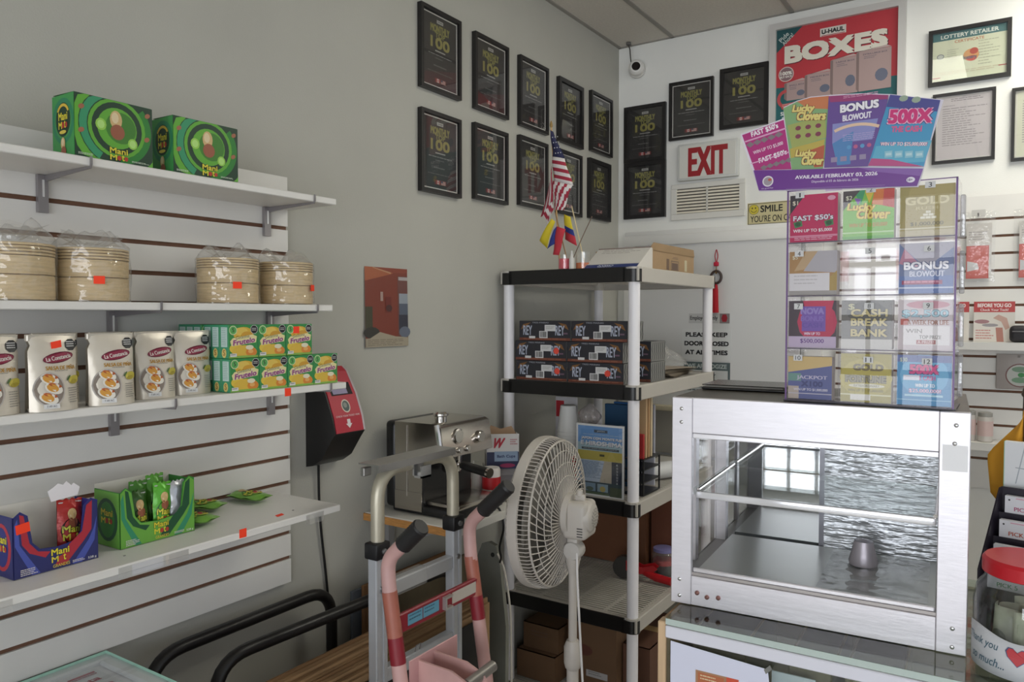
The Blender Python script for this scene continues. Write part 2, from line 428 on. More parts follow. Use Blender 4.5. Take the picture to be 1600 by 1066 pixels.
def carton(label, loc, rz, W_=0.172, D_=0.088, H_=0.131):
    t = thing('snack_carton', label, 'carton', loc, rz, 'closed green snack cartons')
    MB().box(0, 0.0, 0, W_, D_, H_, 0.0012, 1).obj('box', M((40, 120, 50), 0.4), t)
    MB().prism([(0, 0), (W_ - 0.002, 0), (W_ - 0.002, D_ - 0.004), (0, D_ - 0.004)], (0.001, 0.002, H_ + 0.0012), (1, 0, 0), (0, 1, 0.03), 0.0008).obj('lid_flap', M((30, 100, 45), 0.45), t)
    a = Art(); green_face(a, W_, H_); a.obj('front_print', t, o=(0, -0.0002, 0))
    a = Art(); green_side(a, D_, H_); a.obj('side_print', t, o=(-0.0002, D_, 0), u=(0, -1, 0))
    return t
carton('closed green snack carton on the top shelf, nearer the photo\'s edge', (0.215, 0.843, 1.9825), 90)
carton('closed green snack carton at the free end of the top shelf', (0.213, 1.068, 1.9825), 88)

# ---- bamboo steamers in clear wrap on the second shelf
bamboo = M((206, 181, 136), 0.55, noise=0.14, nscale=14, bump=0.25, bscale=40, stretch=(1, 1, 14))
film = glass('cling_film', base=0.085, edge=0.45, rough=0.05, bump=1.0, bscale=20, haze=0.06)
def steamer(label, x, y, r=0.076, h=0.118, stk=None):
    t = thing('bamboo_steamer', label, 'steamer', (x, y, 1.6785), 90, 'wrapped bamboo steamers')
    MB().lathe([(r - 0.004, 0.001), (r, 0.003), (r, 0.05), (r - 0.003, 0.052), (r - 0.01, 0.052)], n=30).obj('lower_tier', bamboo, t)
    MB().lathe([(r - 0.006, 0.0525), (r, 0.054), (r, 0.09), (r - 0.006, 0.091)], n=30).obj('upper_tier', bamboo, t)
    q = MB()
    for k in range(4): q.lathe([(r - 0.003, 0.0915 + k * 0.0065), (r + 0.001, 0.0925 + k * 0.0065), (r + 0.001, 0.0965 + k * 0.0065), (r - 0.003, 0.0975 + k * 0.0065)], n=30)
    q.obj('lid', bamboo, t)
    rnd = random.Random(int(y * 100)); ph = [rnd.uniform(0, 6.28) for _ in range(6)]
    def fn(u, v):
        a = 2 * pi * u; z = v * (h + 0.003)
        rr = r + 0.0035 + 0.0018 * sin(5 * a + ph[0]) * sin(7 * v + ph[1]) + 0.0012 * sin(13 * a + ph[2] + 9 * v)
        return (rr * cos(a), rr * sin(a), z)
    w = MB().sheet(40, 8, fn)
    def top(u, v):
        a = 2 * pi * u; rr = (r + 0.0035) * (1 - v * 0.75)
        z = h + 0.003 + (0.02 + 0.014 * sin(3 * a + ph[3]) + 0.008 * sin(7 * a + ph[4])) * sin(v * pi) * (1.0) + v * 0.004
        return (rr * cos(a), rr * sin(a), z)
    w.sheet(36, 6, top)
    def tail(u, v):   # the gathered loose end of the film
        a = 2 * pi * u; rr = 0.012 + 0.045 * v + 0.006 * sin(6 * a + ph[5])
        return (rr * cos(a) * 1.2, rr * sin(a) * 0.6, h + 0.006 + 0.026 * v + 0.006 * sin(4 * a + ph[0]))
    w.sheet(24, 4, tail)
    w.obj('plastic_wrap', film, t, ang=3.2)
    if stk is not None:
        a = stk; c_, s_ = cos(a), sin(a); rr = r + 0.0062
        MB().prism([(-0.011, 0), (0.011, 0), (0.011, 0.017), (-0.011, 0.017)], (rr * s_, -rr * c_, 0.038), (c_, s_, 0), (0, 0, 1), 0.0006).obj('price_sticker', M((255, 66, 30), 0.6), t)
    return t
steamer('wrapped bamboo steamer cut by the photo\'s edge, first along the second shelf', 0.128, 0.757, h=0.125)
steamer('wrapped bamboo steamer second along the shelf, orange sticker beside its glare', 0.128, 0.918, stk=-0.3)
steamer('wrapped bamboo steamer third along the shelf, past the gap, orange sticker near its middle', 0.128, 1.274, stk=-0.36, h=0.113)
steamer('wrapped bamboo steamer at the free end of the second shelf, sticker at its far rim', 0.128, 1.462, stk=0.42, h=0.112)

# ---- sauce pouches on the third shelf
foil = M((214, 206, 192), 0.3, 0.25, noise=0.03, nscale=8, bump=0.35, bscale=14)
PW, PH = 0.096, 0.152
def pouch_y(x, z):
    """front surface of a stand-up pouch: flat top seal, bulging belly"""
    v = z / PH; u = x / PW * 2
    return -0.004 - 0.022 * max(0, 1 - u * u) ** 0.6 * max(0, 1 - v) ** 0.55 - 0.004 * max(0, 1 - v)
_pp = {}
def pouch(label, loc, rz, stk=False, price=True):
    t = thing('sauce_pouch', label, 'pouch', loc, rz, 'sauce pouches on the third shelf')
    if not _pp:
        def edge(z):
            v = z / PH
            return PW / 2 * (1.0 if v < 0.78 else 1.0 - 0.12 * max(0, 1 - abs(v - 0.86) / 0.08)) * (0.97 + 0.03 * abs(2 * v - 1))
        m = MB()
        m.sheet(12, 14, lambda u, v: ((u - 0.5) * 2 * edge(v * PH) , pouch_y((u - 0.5) * PW, v * PH), v * PH))
        m.sheet(12, 14, lambda u, v: ((0.5 - u) * 2 * edge(v * PH), -pouch_y((u - 0.5) * PW, v * PH) * 0.9, v * PH))
        m.sheet(12, 2, lambda u, v: ((u - 0.5) * 2 * edge(0), pouch_y((u - 0.5) * PW, 0) * (1 - 2 * v), 0.001 + 0.006 * (1 - (2 * v - 1) ** 2)))
        _pp['bag'] = m.mesh('bag', foil, 0.9)
        _pp['seal'] = MB().box(-PW / 2, -0.0055, PH - 0.014, PW / 2, 0.0055, PH, 0.002, 1).mesh('top_seal', M((196, 190, 178), 0.3, 0.3))
        a = Art(0.00005)
        a.ell(0.033, 0.13, 0.0125, 0.0125, '#1c1c20', 8, pi / 8); a.lines(0.024, 0.124, 0.042, 0.137, 3, '#d8d8d8', rag=0.1)
        a.ell(0.006, 0.1055, 0.031, 0.0105, '#7c2038', 18, 0.16); a.ell(0.006, 0.1055, 0.0285, 0.0085, '#a02848', 18, 0.16)
        a.text('La Constancia', 0.006, 0.1055, 0.05, 0.0085, '#f0e8e0', b=0.03, rot=0.15)
        a.text('SALSA DE PIÑA', 0.009, 0.086, 0.06, 0.0098, '#c8902c', b=0.04)
        a.lines(-0.005, 0.077, 0.03, 0.08, 1, '#a09888')
        a.ell(-0.016, 0.043, 0.0285, 0.034, '#c8c0b8', 22); a.ell(-0.016, 0.043, 0.026, 0.0315, '#94867a', 22)
        for ex, ey in ((-0.015, 0.063), (-0.009, 0.045), (-0.019, 0.026)):
            a.ell(ex, ey, 0.0175, 0.0105, '#f4eee2', 14, -0.4); a.ell(ex - 0.002, ey + 0.001, 0.0115, 0.0075, '#e8a030', 12, -0.4); a.ell(ex + 0.003, ey + 0.006, 0.0135, 0.004, '#c85a20', 8, -0.3)
        a.ell(0.034, 0.06, 0.0125, 0.0085, '#d8c840', 12, 0.2); a.ell(0.033, 0.056, 0.009, 0.004, '#b8a428', 10, 0.2); a.ell(0.022, 0.064, 0.007, 0.002, '#4a7030', 8, 0.9)
        a.lines(0.02, 0.012, 0.042, 0.044, 7, '#8c8880', 0.3)
        wrap = lambda x, y, w: Vector((x, pouch_y(x, y) - 0.0006 - w, y))
        _pp['print'] = a.mesh('print', map=wrap, r=0.35)
        b = Art(0.00005); b.rect(-0.03, 0.006, -0.002, 0.015, '#e8e8e8'); b.text('7.49 AC', -0.016, 0.0105, 0.018, 0.004, '#505060'); b.w += 0.0005
        _pp['price'] = b.mesh('price_label', map=lambda x, y, w: Vector((x, pouch_y(x, y) - 0.0034 - w, y)))
    link('bag', _pp['bag'], t); link('top_seal', _pp['seal'], t); link('print', _pp['print'], t)
    if price: link('price_label', _pp['price'], t)
    if stk: MB().prism([(0, 0), (0.02, 0.004), (0.019, 0.018), (-0.001, 0.014)], (-0.006, -0.0135, 0.122), (1, 0, 0), (0, 0.02, 1), 0.0005).obj('price_sticker', M((255, 66, 30), 0.6), t)
    return t
SZ = 1.4595
pouch('sauce pouch cut by the photo\'s edge, first of the front row on the third shelf', (0.235, 0.668, SZ), 92)
pouch('sauce pouch with an orange sticker, in front on the third shelf', (0.247, 0.772, SZ), 93, True)
pouch('glossy sauce pouch beside the stickered one, before a second pouch row', (0.243, 0.893, SZ), 86)
pouch('sauce pouch third from the gelatin boxes, without orange sticker, slightly turned away', (0.205, 1.016, SZ), 90)
pouch('sauce pouch standing against the gelatin boxes, last of its row', (0.19, 1.12, SZ), 88)
for y, rz, lb in ((0.71, 90, 'sauce pouch half hidden behind the stickered pouch'), (0.835, 92, 'sauce pouch in the back row, glimpsed behind the gap beside the glossy pouch'), (0.955, 90, 'sauce pouch in the back row behind the third and glossy pouches')):
    pouch(lb, (0.13, y, SZ), rz, price=False)

# ---- gelatin boxes
GW, GD, GH = 0.0865, 0.033, 0.0825
_gb = {}
def gelatin(label, loc, rz, stk=False, group='gelatin boxes on the third shelf'):
    t = thing('gelatin_box', label, 'box', loc, rz, group)
    if not _gb:
        _gb['box'] = MB().box(0, 0, 0, GW, GD, GH, 0.0008, 1).mesh('box', M((44, 150, 74), 0.4))
        a = Art(); a.rect(0.0006, 0.0006, GW - 0.0006, GH - 0.0006, '#2f9a48')
        a.ell(GW * 0.5, 0.06, 0.03, 0.017, '#e8b830', 16); a.ell(GW * 0.42, 0.066, 0.02, 0.01, '#f0cc50', 12); a.ell(GW * 0.62, 0.056, 0.018, 0.01, '#e0a428', 12)
        a.ell(0.022, 0.024, 0.02, 0.013, '#f0cc38', 14); a.ell(0.045, 0.016, 0.036, 0.016, '#ecc038', 16); a.ell(0.066, 0.014, 0.017, 0.011, '#f08a28', 12); a.ell(0.064, 0.016, 0.008, 0.005, '#f8b860', 10)
        a.rect(0.0006, 0.0006, GW - 0.0006, 0.006, '#8ac048')
        a.poly([(0.008, 0.03), (0.08, 0.038), (0.083, 0.053), (0.07, 0.058), (0.012, 0.05), (0.004, 0.042)], '#f0e4a0')
        a.text('Gelatina', 0.04, 0.0525, 0.04, 0.0075, '#2a3a2a', sh=0.3, rot=0.12); a.text('Frutelo', 0.044, 0.0415, 0.066, 0.014, '#c8c0e0', b=0.07, sh=0.15, rot=0.12); a.text('Frutelo', 0.044, 0.0415, 0.065, 0.013, '#a8207c', b=0.03, sh=0.15, rot=0.12)
        a.ell(0.0125, 0.069, 0.0115, 0.0115, '#d8e8b0', 16); a.ell(0.0125, 0.069, 0.0095, 0.0095, '#5ab858', 16); a.text('5', 0.0125, 0.0695, 0.006, 0.01, '#20302a', b=0.03)
        a.ell(0.074, 0.0705, 0.0115, 0.0115, '#e8e8e8', 8, pi / 8); a.ell(0.074, 0.0705, 0.0105, 0.0105, '#16181c', 8, pi / 8); a.lines(0.067, 0.066, 0.081, 0.074, 2, '#c8c8c8', rag=0.1)
        a.rect(0.003, 0.004, 0.022, 0.012, '#e4e4e4'); a.lines(0.005, 0.006, 0.02, 0.01, 1, '#6a6a6a'); a.ell(0.06, 0.026, 0.012, 0.006, '#f0e8c8', 12)
        _gb['front'] = a.mesh('front_print', o=(0, -0.0002, 0))
        a = Art(); a.rect(0.0005, 0.0005, GD - 0.0005, GH - 0.0005, '#3aa474'); a.rect(0.005, 0.028, GD - 0.004, GH - 0.006, '#c8e4dc'); a.lines(0.007, 0.03, GD - 0.006, GH - 0.009, 10, '#7aa8a0', 0.25)
        a.ell(GD * 0.5, 0.013, 0.009, 0.012, '#e8d070', 12); a.text('S', GD * 0.5, 0.014, 0.008, 0.014, '#b07030', b=0.02)
        _gb['side'] = a.mesh('side_print', o=(-0.0002, GD, 0), u=(0, -1, 0))
    link('box', _gb['box'], t); link('front_print', _gb['front'], t); link('side_print', _gb['side'], t)
    if stk: sticker(t, (0.022, -0.0016, 0.058), w=0.02, h=0.018)
    return t
cols = [1.178, 1.2665, 1.355, 1.4435]
cn = ['first', 'second', 'third', 'fourth']
for c_, y in enumerate(cols):
    for lv in (0, 1):
        if lv == 1 and c_ == 3: continue
        where = 'upper' if lv else 'lower'
        st = (lv == 1 and c_ == 2)
        lab = ('green and yellow gelatin box with an orange sticker, upper front row' if st else
               'green and yellow gelatin box, %s front row, %s column from the pouches' % (where, cn[c_]))
        gelatin(lab, (0.262 - (0.004 if lv else 0), y + random.uniform(-.001, .001), SZ + lv * (GH + 0.0008)), 90, st)
        for dp in range(1, 6 if c_ == 0 else 1):
            if c_ == 0:
                o_ = ('second', 'third', 'fourth', 'fifth', 'sixth')[dp - 1]
                lab = 'gelatin box edge showing, %s layer, %s box back from the shelf front' % (where, o_)
            else: lab = 'gelatin box hidden behind the front row'
            gelatin(lab, (0.262 - dp * (GD + 0.0018) - (0.004 if lv else 0), y + (0.003 * ((dp * 7) % 3 - 1) if c_ == 0 else 0), SZ + lv * (GH + 0.0008)), 90, False,
                    'gelatin boxes on the third shelf' if c_ == 0 else 'gelatin boxes hidden behind the front row')

# ---- open display cartons on the lowest shelf
def tray(label, loc, rz, W_, D_, H_, palette, lip, cut=True):
    """display carton: tall back and sides, front cut away in a U"""
    t = thing('display_carton', label, 'carton', loc, rz)
    base, p1, p2, p3 = palette
    k = 0.0015
    prof = [(0, 0), (W_, 0), (W_, H_ * 0.95), (W_ - 0.014, H_), (W_ - 0.03, H_ * 0.9), (W_ - 0.036, H_ * 0.5), (W_ - 0.05, lip + 0.004), (W_ * 0.5, lip), (0.05, lip + 0.004), (0.036, H_ * 0.5), (0.028, H_ * 0.92), (0.014, H_), (0, H_ * 0.92)]
    MB().prism(prof, (0, 0, 0), (1, 0, 0), (0, 0, 1), k).obj('front_panel', M(base, 0.4), t)
    MB().box(0, 0, 0, k, D_, H_ * 0.93).obj('side_panel', M(base, 0.4), t)
    MB().box(W_ - k, 0, 0, W_, D_, H_ * 0.93).obj('side_panel', M(base, 0.4), t)
    MB().box(0, D_ - k, 0, W_, D_, H_).obj('back_panel', M((222, 218, 208), 0.6), t)
    MB().box(0, 0, 0, W_, D_, k).obj('bottom', M((205, 200, 190), 0.6), t)
    a = Art()
    def strip(pts, c): a.poly(pts, c)
    # ink follows the U-shaped front
    L_ = [(0.001, 0.001), (0.001, H_ * 0.91), (0.014, H_ * 0.985), (0.027, H_ * 0.9), (0.035, H_ * 0.5), (0.049, lip + 0.003), (W_ * 0.5, lip - 0.001), (W_ * 0.5, 0.001)]
    a.poly([L_[0], L_[7], L_[6], L_[5], L_[4], L_[3], L_[2], L_[1]], p1)
    R_ = [(W_ - x, y) for x, y in L_]
    a.poly([R_[0], R_[1], R_[2], R_[3], R_[4], R_[5], R_[6], R_[7]], p1)
    strip([(0.012, H_ * 0.96), (0.02, H_ * 0.93), (0.03, H_ * 0.5), (0.046, lip), (0.07, lip - 0.006), (0.06, lip - 0.016), (0.03, lip), (0.016, H_ * 0.5)], p2)
    strip([(0.002, H_ * 0.8), (0.008, H_ * 0.9), (0.012, H_ * 0.5), (0.026, lip - 0.004), (0.05, 0.002), (0.034, 0.002), (0.012, lip), (0.003, H_ * 0.5)], p3)
    strip([(W_ - 0.012, H_ * 0.96), (W_ - 0.024, H_ * 0.9), (W_ - 0.034, H_ * 0.5), (W_ - 0.06, lip), (W_ - 0.09, 0.01), (W_ - 0.07, 0.004), (W_ - 0.03, lip), (W_ - 0.014, H_ * 0.5)], p2)
    strip([(W_ - 0.002, H_ * 0.7), (W_ - 0.01, H_ * 0.5), (W_ - 0.02, lip), (W_ - 0.055, 0.002), (W_ - 0.035, 0.002), (W_ - 0.008, lip - 0.004)], p3)
    mani(a, W_ * 0.53, lip * 0.62, 0.036, lip * 0.62); a.text('GRANDES', W_ * 0.54, lip * 0.17, 0.034, lip * 0.14, '#e8d040', b=0.02)
    a.lines(0.012, 0.003, 0.045, 0.017, 4, '#e8e4e4'); a.text('528 g', W_ - 0.014, 0.006, 0.018, 0.006, '#f0f0f0', b=0.02); a.lines(W_ - 0.055, 0.004, W_ - 0.026, 0.01, 2, '#e8e4e4')
    a.obj('front_print', t, o=(0, -0.0002, 0))
    b = Art(); b.rect(0.001, 0.001, D_ - 0.001, H_ * 0.92, p1); b.ell(D_ / 2, H_ * 0.45, D_ * 0.42, H_ * 0.36, p2, 20); b.ell(D_ / 2, H_ * 0.45, D_ * 0.3, H_ * 0.3, base, 20)
    mani(b, D_ / 2, H_ * 0.5, D_ * 0.45, 0.034); b.obj('side_print', t, o=(-0.0002, D_, 0), u=(0, -1, 0))
    return t
ZT = 1.1315
red_tray = tray('red and blue open snack carton, nearly empty, on the lowest shelf', (0.236, 0.7, ZT), 92, 0.168, 0.085, 0.132, ((40, 46, 120), '#2c3178', '#c8283a', '#4a5ac0'), 0.046)
sticker(red_tray, (0.006, -0.0014, 0.088), (1, 0, 0.12), (-0.1, 0, 1), 0.026, 0.019)
MB().prism([(0, 0), (0.055, 0.004), (0.062, 0.02), (0.05, 0.03), (0.045, 0.026), (0.036, 0.036), (0.028, 0.03), (0.018, 0.034), (0.008, 0.028), (-0.004, 0.022)], (0.1, 0.05, 0.128), (1, 0, 0), (0, 0.25, 1), 0.002).obj('torn_flap', M((236, 232, 236), 0.6), red_tray)
green_tray = tray('green open snack carton full of small bags on the lowest shelf', (0.218, 0.923, ZT), 91, 0.185, 0.1, 0.135, ((52, 130, 50), '#6cb83a', '#1c5a34', '#2c9a6c'), 0.046)
def snack_bag(label, loc, rz, tilt, c1, c2, w=0.052, h=0.13, txt='#e8e030', front=True, roll=0.0):
    t = thing('snack_bag', label, 'snack bag', loc, rz, 'small snack bags in the open cartons')
    t.rotation_euler[0] = RAD(tilt); t.rotation_euler[1] = RAD(roll)
    th = lambda u, v: 0.011 * (1 - (2 * u - 1) ** 2) * (1 - (2 * v - 1) ** 6) + 0.0006
    jag = lambda u, v: 0.0025 * sin(u * 22) * (v > 0.97)
    m = MB().sheet(8, 12, lambda u, v: ((u - 0.5) * w, -th(u, v) + 0.0015 * sin(u * 9 + v * 14), v * h + jag(u, v)))
    m.sheet(8, 12, lambda u, v: ((0.5 - u) * w, th(1 - u, v), v * h + jag(1 - u, v)))
    m.obj('bag', M(c1, 0.28, 0.15 if front else 0.6, bump=0.4, bscale=30), t, ang=1.2)
    a = Art(0.00008)
    if front:
        a.ell(0, h * 0.42, w * 0.4, h * 0.24, c2, 14); peanut(a, 0, h * 0.66, 0.026); mani(a, 0, h * 0.38, w * 0.72, 0.032, txt); a.ell(0, h * 0.2, w * 0.25, 0.004, txt, 8)
        a.rect(-w * 0.45, h * 0.93, w * 0.45, h * 0.95, '#c8c8c8')
    else: a.barcode(-w * 0.3, h * 0.1, w * 0.1, h * 0.2)
    a.obj('print', t, map=lambda x, y, w_: Vector((x, -th(x / w + 0.5, y / h) + 0.0015 * sin((x / w + 0.5) * 9 + y / h * 14) - 0.0008 - w_, y)))
    return t
snack_bag('red snack bag left standing in the red and blue carton', (0.19, 0.83, ZT + 0.012), 90, -8, (176, 44, 40), '#3a1c1c', w=0.052, h=0.115, roll=4)
for y, x, c1, c2, fr, hh, lab, rl in ((0.983, 0.196, (54, 92, 36), '#24401c', True, 0.112, 'dark green snack bag in the green carton, beside its closed side', -3), (1.033, 0.198, (92, 176, 52), '#2c7a2c', True, 0.122, 'bright green snack bag in the middle of the green carton', 3),
        (1.08, 0.194, (196, 198, 204), '', False, 0.118, 'silver-backed snack bag turned round in the green carton', -2), (1.0, 0.158, (70, 130, 44), '#2c5a24', True, 0.126, 'green snack bag in the green carton\'s second row, by the dark bag', 2),
        (1.052, 0.155, (84, 150, 50), '#2c5a24', True, 0.134, 'green snack bag in the green carton\'s second row, by the silver bag', -2)):
    snack_bag(lab, (x, y, ZT + 0.0055), 90, -3, c1, c2, w=0.044, h=hh, front=fr, roll=rl)
for x, y, rz, lab in ((0.215, 1.155, 105, 'green snack bag lying flat on the lowest shelf against the green carton'), (0.115, 1.255, 112, 'green snack bag lying flat on the lowest shelf, farther from its front edge'), (0.14, 1.375, 98, 'green snack bag lying flat nearest the free end of the lowest shelf')):
    t = snack_bag(lab, (x, y, ZT + 0.0155), rz, -90, (122, 176, 70), '#4a8a34', w=0.062, h=0.115)
    t['group'] = 'flat green snack bags on the lowest shelf'
# ================================================ THINGS ON THE WALLS
black = M((30, 28, 28), 0.35)
pane = glass('picture_glass', base=0.045, edge=0.5)
def picture_frame(name, label, cat, loc, rz, w, h, bd, art, fm=black, line=None, group=None, depth=0.02, gl=True):
    t = thing(name, label, cat, loc, rz, group)
    m = MB()
    for q in (((0, 0), (w, 0), (w - bd, bd), (bd, bd)), ((w, 0), (w, h), (w - bd, h - bd), (w - bd, bd)), ((w, h), (0, h), (bd, h - bd), (w - bd, h - bd)), ((0, h), (0, 0), (bd, bd), (bd, h - bd))):
        m.prism(q, (0, -depth, 0), (1, 0, 0), (0, 0, 1), depth)
    m.obj('frame', fm, t, ang=0.3)
    MB().box(bd, -depth * 0.4, bd, w - bd, 0, h - bd).obj('backing', M((60, 58, 55), 0.8), t)
    if line:
        l = MB(); e = bd + line[0]; k = line[1]
        for x0, z0, x1, z1 in ((e, e, w - e, e + k), (e, h - e - k, w - e, h - e), (e, e + k, e + k, h - e - k), (w - e - k, e + k, w - e, h - e - k)):
            l.box(x0, -depth * 0.4 - 0.0025, z0, x1, -depth * 0.4, z1)
        l.obj('liner', M((206, 204, 198), 0.5), t)
    me = art if not isinstance(art, Art) else art.mesh('print', o=(0, -depth * 0.4 - 0.0002, 0), r=0.5)
    link('print', me, t)
    if gl: MB().box(bd, -depth * 0.4 - 0.0055, bd, w - bd, -depth * 0.4 - 0.004, h - bd).obj('pane', pane, t)
    return t
def award_art(w, h, red, bd):
    a = Art(); a.rect(bd, bd, w - bd, h - bd, '#2a2727')
    if red: a.poly([(bd + .006, bd + .006), (w - bd - .006, bd + .006), (w - bd - .006, h * 0.34), (bd + .006, h * 0.2)], '#4a2326')
    c = w / 2
    a.rect(c - 0.019, h * 0.845, c + 0.019, h * 0.885, '#b8b8b4'); a.text('AWARD', c, h * 0.865, 0.03, 0.006, '#3a3a3a', b=0.03)
    a.text('MONTHLY', c, h * 0.775, 0.115, 0.03, '#8e8840', b=0.05); a.text('TOP', c, h * 0.70, 0.06, 0.02, '#8a8640', b=0.05); a.text('100', c, h * 0.605, 0.115, 0.042, '#989044', b=0.05)
    a.rect(c - 0.03, h * 0.497, c + 0.03, h * 0.512, '#a8a8a4'); a.lines(c - 0.07, h * 0.44, c + 0.07, h * 0.462, 1, '#8c8c8a', 0.5, 0.02)
    a.lines(c - 0.03, h * 0.40, c + 0.03, h * 0.42, 1, '#6a6a68'); a.lines(c - 0.04, h * 0.30, c + 0.04, h * 0.33, 1, '#6a6a68', 0.5); a.lines(c - 0.075, h * 0.22, c + 0.075, h * 0.25, 1, '#5c5a58', 0.4, 0.05)
    a.rect(c - 0.036, h * 0.115, c + 0.036, h * 0.175, '#6a2426')
    a.rect(c - 0.026, h * 0.122, c - 0.003, h * 0.168, '#c8bab4'); a.rect(c - 0.026, h * 0.122, c - 0.02, h * 0.168, '#b83a36'); a.rect(c - 0.009, h * 0.122, c - 0.003, h * 0.168, '#b83a36'); a.poly([(c - .0145, h * .158), (c - .018, h * .145), (c - .0145, h * .13), (c - .011, h * .145)], '#b83a36')
    a.rect(c + 0.003, h * 0.122, c + 0.03, h * 0.168, '#c8a8a0')
    for k in range(3): a.rect(c + 0.003, h * (0.13 + 0.014 * k), c + 0.03, h * (0.136 + 0.014 * k), '#a85450')
    a.rect(c + 0.003, h * 0.145, c + 0.014, h * 0.168, '#4a4c68')
    return a.mesh('print', o=(0, -0.0082, 0), r=0.45)
AW, AH = 0.243, 0.306
art_red, art_blk, art_wide = award_art(AW, AH, True, .014), award_art(AW, AH, False, .014), award_art(AW, AH, False, .02)
grp = 'black framed awards'
rows = [('upper', [(2.19, 2.49, 1, 1), (2.526, 2.485, 1, 1), (2.861, 2.485, 0, 1), (3.204, 2.48, 0, 0), (3.534, 2.494, 0, 1)]),
        ('lower', [(2.189, 2.108, 0, 1), (2.522, 2.121, 0, 1), (2.857, 2.136, 0, 1), (3.192, 2.138, 0, 1), (3.517, 2.148, 0, 0)])]
nth = ['fifth', 'fourth', 'third', 'second', 'first']
for rn, L_ in rows:
    for i, (y, z, rd, ln) in enumerate(L_):
        lab = 'black framed award, left wall %s row, %s from the room corner' % (rn, nth[i])
        if ln: picture_frame('award_frame', lab, 'framed award', (0.0005, y, z), 90, AW, AH, 0.014, art_red if rd else art_blk, line=(0.004, 0.0035), group=grp)
        else: picture_frame('award_frame', lab, 'framed award', (0.0005, y, z), 90, AW, AH, 0.02, art_wide, group=grp)
picture_frame('award_frame', 'black framed award on the back wall, upper of the touching pair by the corner', 'framed award', (0.04, 3.8895, 2.476), 0, 0.24, 0.303, 0.018, award_art(0.24, 0.303, False, .018), group=grp)
picture_frame('award_frame', 'black framed award on the back wall, lower of the touching pair by the corner', 'framed award', (0.041, 3.8895, 2.172), 0, 0.24, 0.303, 0.02, award_art(0.24, 0.303, False, .02), group=grp)
picture_frame('award_frame', 'black framed award with a white inner line, above the exit sign', 'framed award', (0.299, 3.8895, 2.567), 0, 0.238, 0.302, 0.013, award_art(0.238, 0.302, False, .013), line=(0.004, 0.0035), group=grp)
picture_frame('award_frame', 'plain black framed award beside the boxes poster', 'framed award', (0.571, 3.8895, 2.59), 0, 0.242, 0.304, 0.02, award_art(0.242, 0.304, False, .02), group=grp)

# poster of moving boxes in a silver snap frame
def poster():
    w, h, bd = 0.597, 0.715, 0.031
    a = Art(); W_, H_ = w - 2 * bd, h - 2 * bd
    ox, oy = bd, bd; T = oy + H_
    a.rect(ox, oy, ox + W_, T, '#12686e'); a.poly([(ox, T - .276), (ox + W_, T - .303), (ox + W_, T), (ox, T)], '#d2303c')
    a.poly([(ox, T), (ox, T - .107), (ox + .12, T)], '#14545a')
    a.text('Pide', ox + .034, T - .036, .05, .022, '#d8e4e0', b=.01, rot=.75); a.text('Ahora!', ox + .052, T - .05, .062, .02, '#d8e4e0', b=.01, rot=.75)
    a.rect(ox + .2, T - .068, ox + .315, T - .03, '#ded8d0'); a.text('U-HAUL', ox + .257, T - .047, .1, .021, '#26262c', b=.06); a.rect(ox + .206, T - .0665, ox + .309, T - .0635, '#c03040')
    for dx, dy, c in ((.004, -.004, '#6a2030'), (0, 0, '#ece6d6')): a.text('BOXES', ox + .265 + dx, T - .125 + dy, .455, .086, c, b=.075)
    bx = '#b89a98'
    for x0, x1, y0, y1, t_ in ((.05, .143, .345, .258, 'SMALL BOX'), (.145, .258, .352, .235, 'MEDIUM BOX'), (.26, .368, .352, .185, 'LARGE BOX'), (.373, .508, .352, .17, 'EXTRA-LARGE BOX')):
        a.poly([(ox + x0 - .012, T - y0 + .012), (ox + x0, T - y0), (ox + x0, T - y1), (ox + x0 - .012, T - y1 - .004)], '#8c7472')
        a.poly([(ox + x0 - .012, T - y1 - .004), (ox + x0, T - y1), (ox + x1, T - y1 + .002), (ox + x1 - .02, T - y1 + .012)], '#c8aca8')
        a.rect(ox + x0, T - y0, ox + x1, T - y1, bx); cx = ox + (x0 + x1) / 2
        a.text(t_, cx, T - y1 - .016, (x1 - x0) * .75, .007, '#4a4a6a', b=.02); a.ell(cx + (x1 - x0) * .2, T - y0 + (y0 - y1) * .35, (x1 - x0) * .2, (y0 - y1) * .16, '#6a7088', 12); a.lines(cx - (x1-x0)*.35, T - y1 - .04, cx + (x1-x0)*.1, T - y1 - .025, 2, '#8c7c86')
    a.ell(ox + .047, T - .217, .036, .036, '#e0c8c0', 20); a.ell(ox + .047, T - .217, .032, .032, '#8c6a70', 20); a.text('100%', ox + .047, T - .212, .054, .017, '#f0ece4', b=.05); a.text('BUY BACK', ox + .047, T - .229, .056, .01, '#f0ece4', b=.04)
    a.band(ox + .05, T - .335, .03, .045, 1.6, 4.4, '#d04a4e', 10); a.poly([(ox + .02, T - .36), (ox + .09, T - .355), (ox + .1, T - .378), (ox + .03, T - .385)], '#d04a4e'); a.lines(ox + .03, T - .376, ox + .09, T - .36, 2, '#e8a8a0')
    for cx, t_, t2 in ((.06, 'SMALL', 'BOX'), (.2, 'MEDIUM', 'BOX'), (.325, 'LARGE', 'BOX'), (.46, 'EXTRA', 'LARGE')):
        a.text(t_, ox + cx, T - .405, .075, .019, '#e4ecec', b=.04); a.text(t2, ox + cx, T - .43, .06, .017, '#e4ecec', b=.04)
        a.text('Caja', ox + cx, T - .458, .05, .014, '#b8d4d4'); a.text('$', ox + cx, T - .51, .03, .04, '#f0e050', b=.03)
    return picture_frame('moving_box_poster', 'red and teal poster of moving boxes in a silver frame under the ceiling', 'poster', (0.82, 3.8895, 2.348), 0, w, h, bd, a, fm=M((204, 202, 200), 0.4, 0.15), depth=0.032, gl=False)
poster()
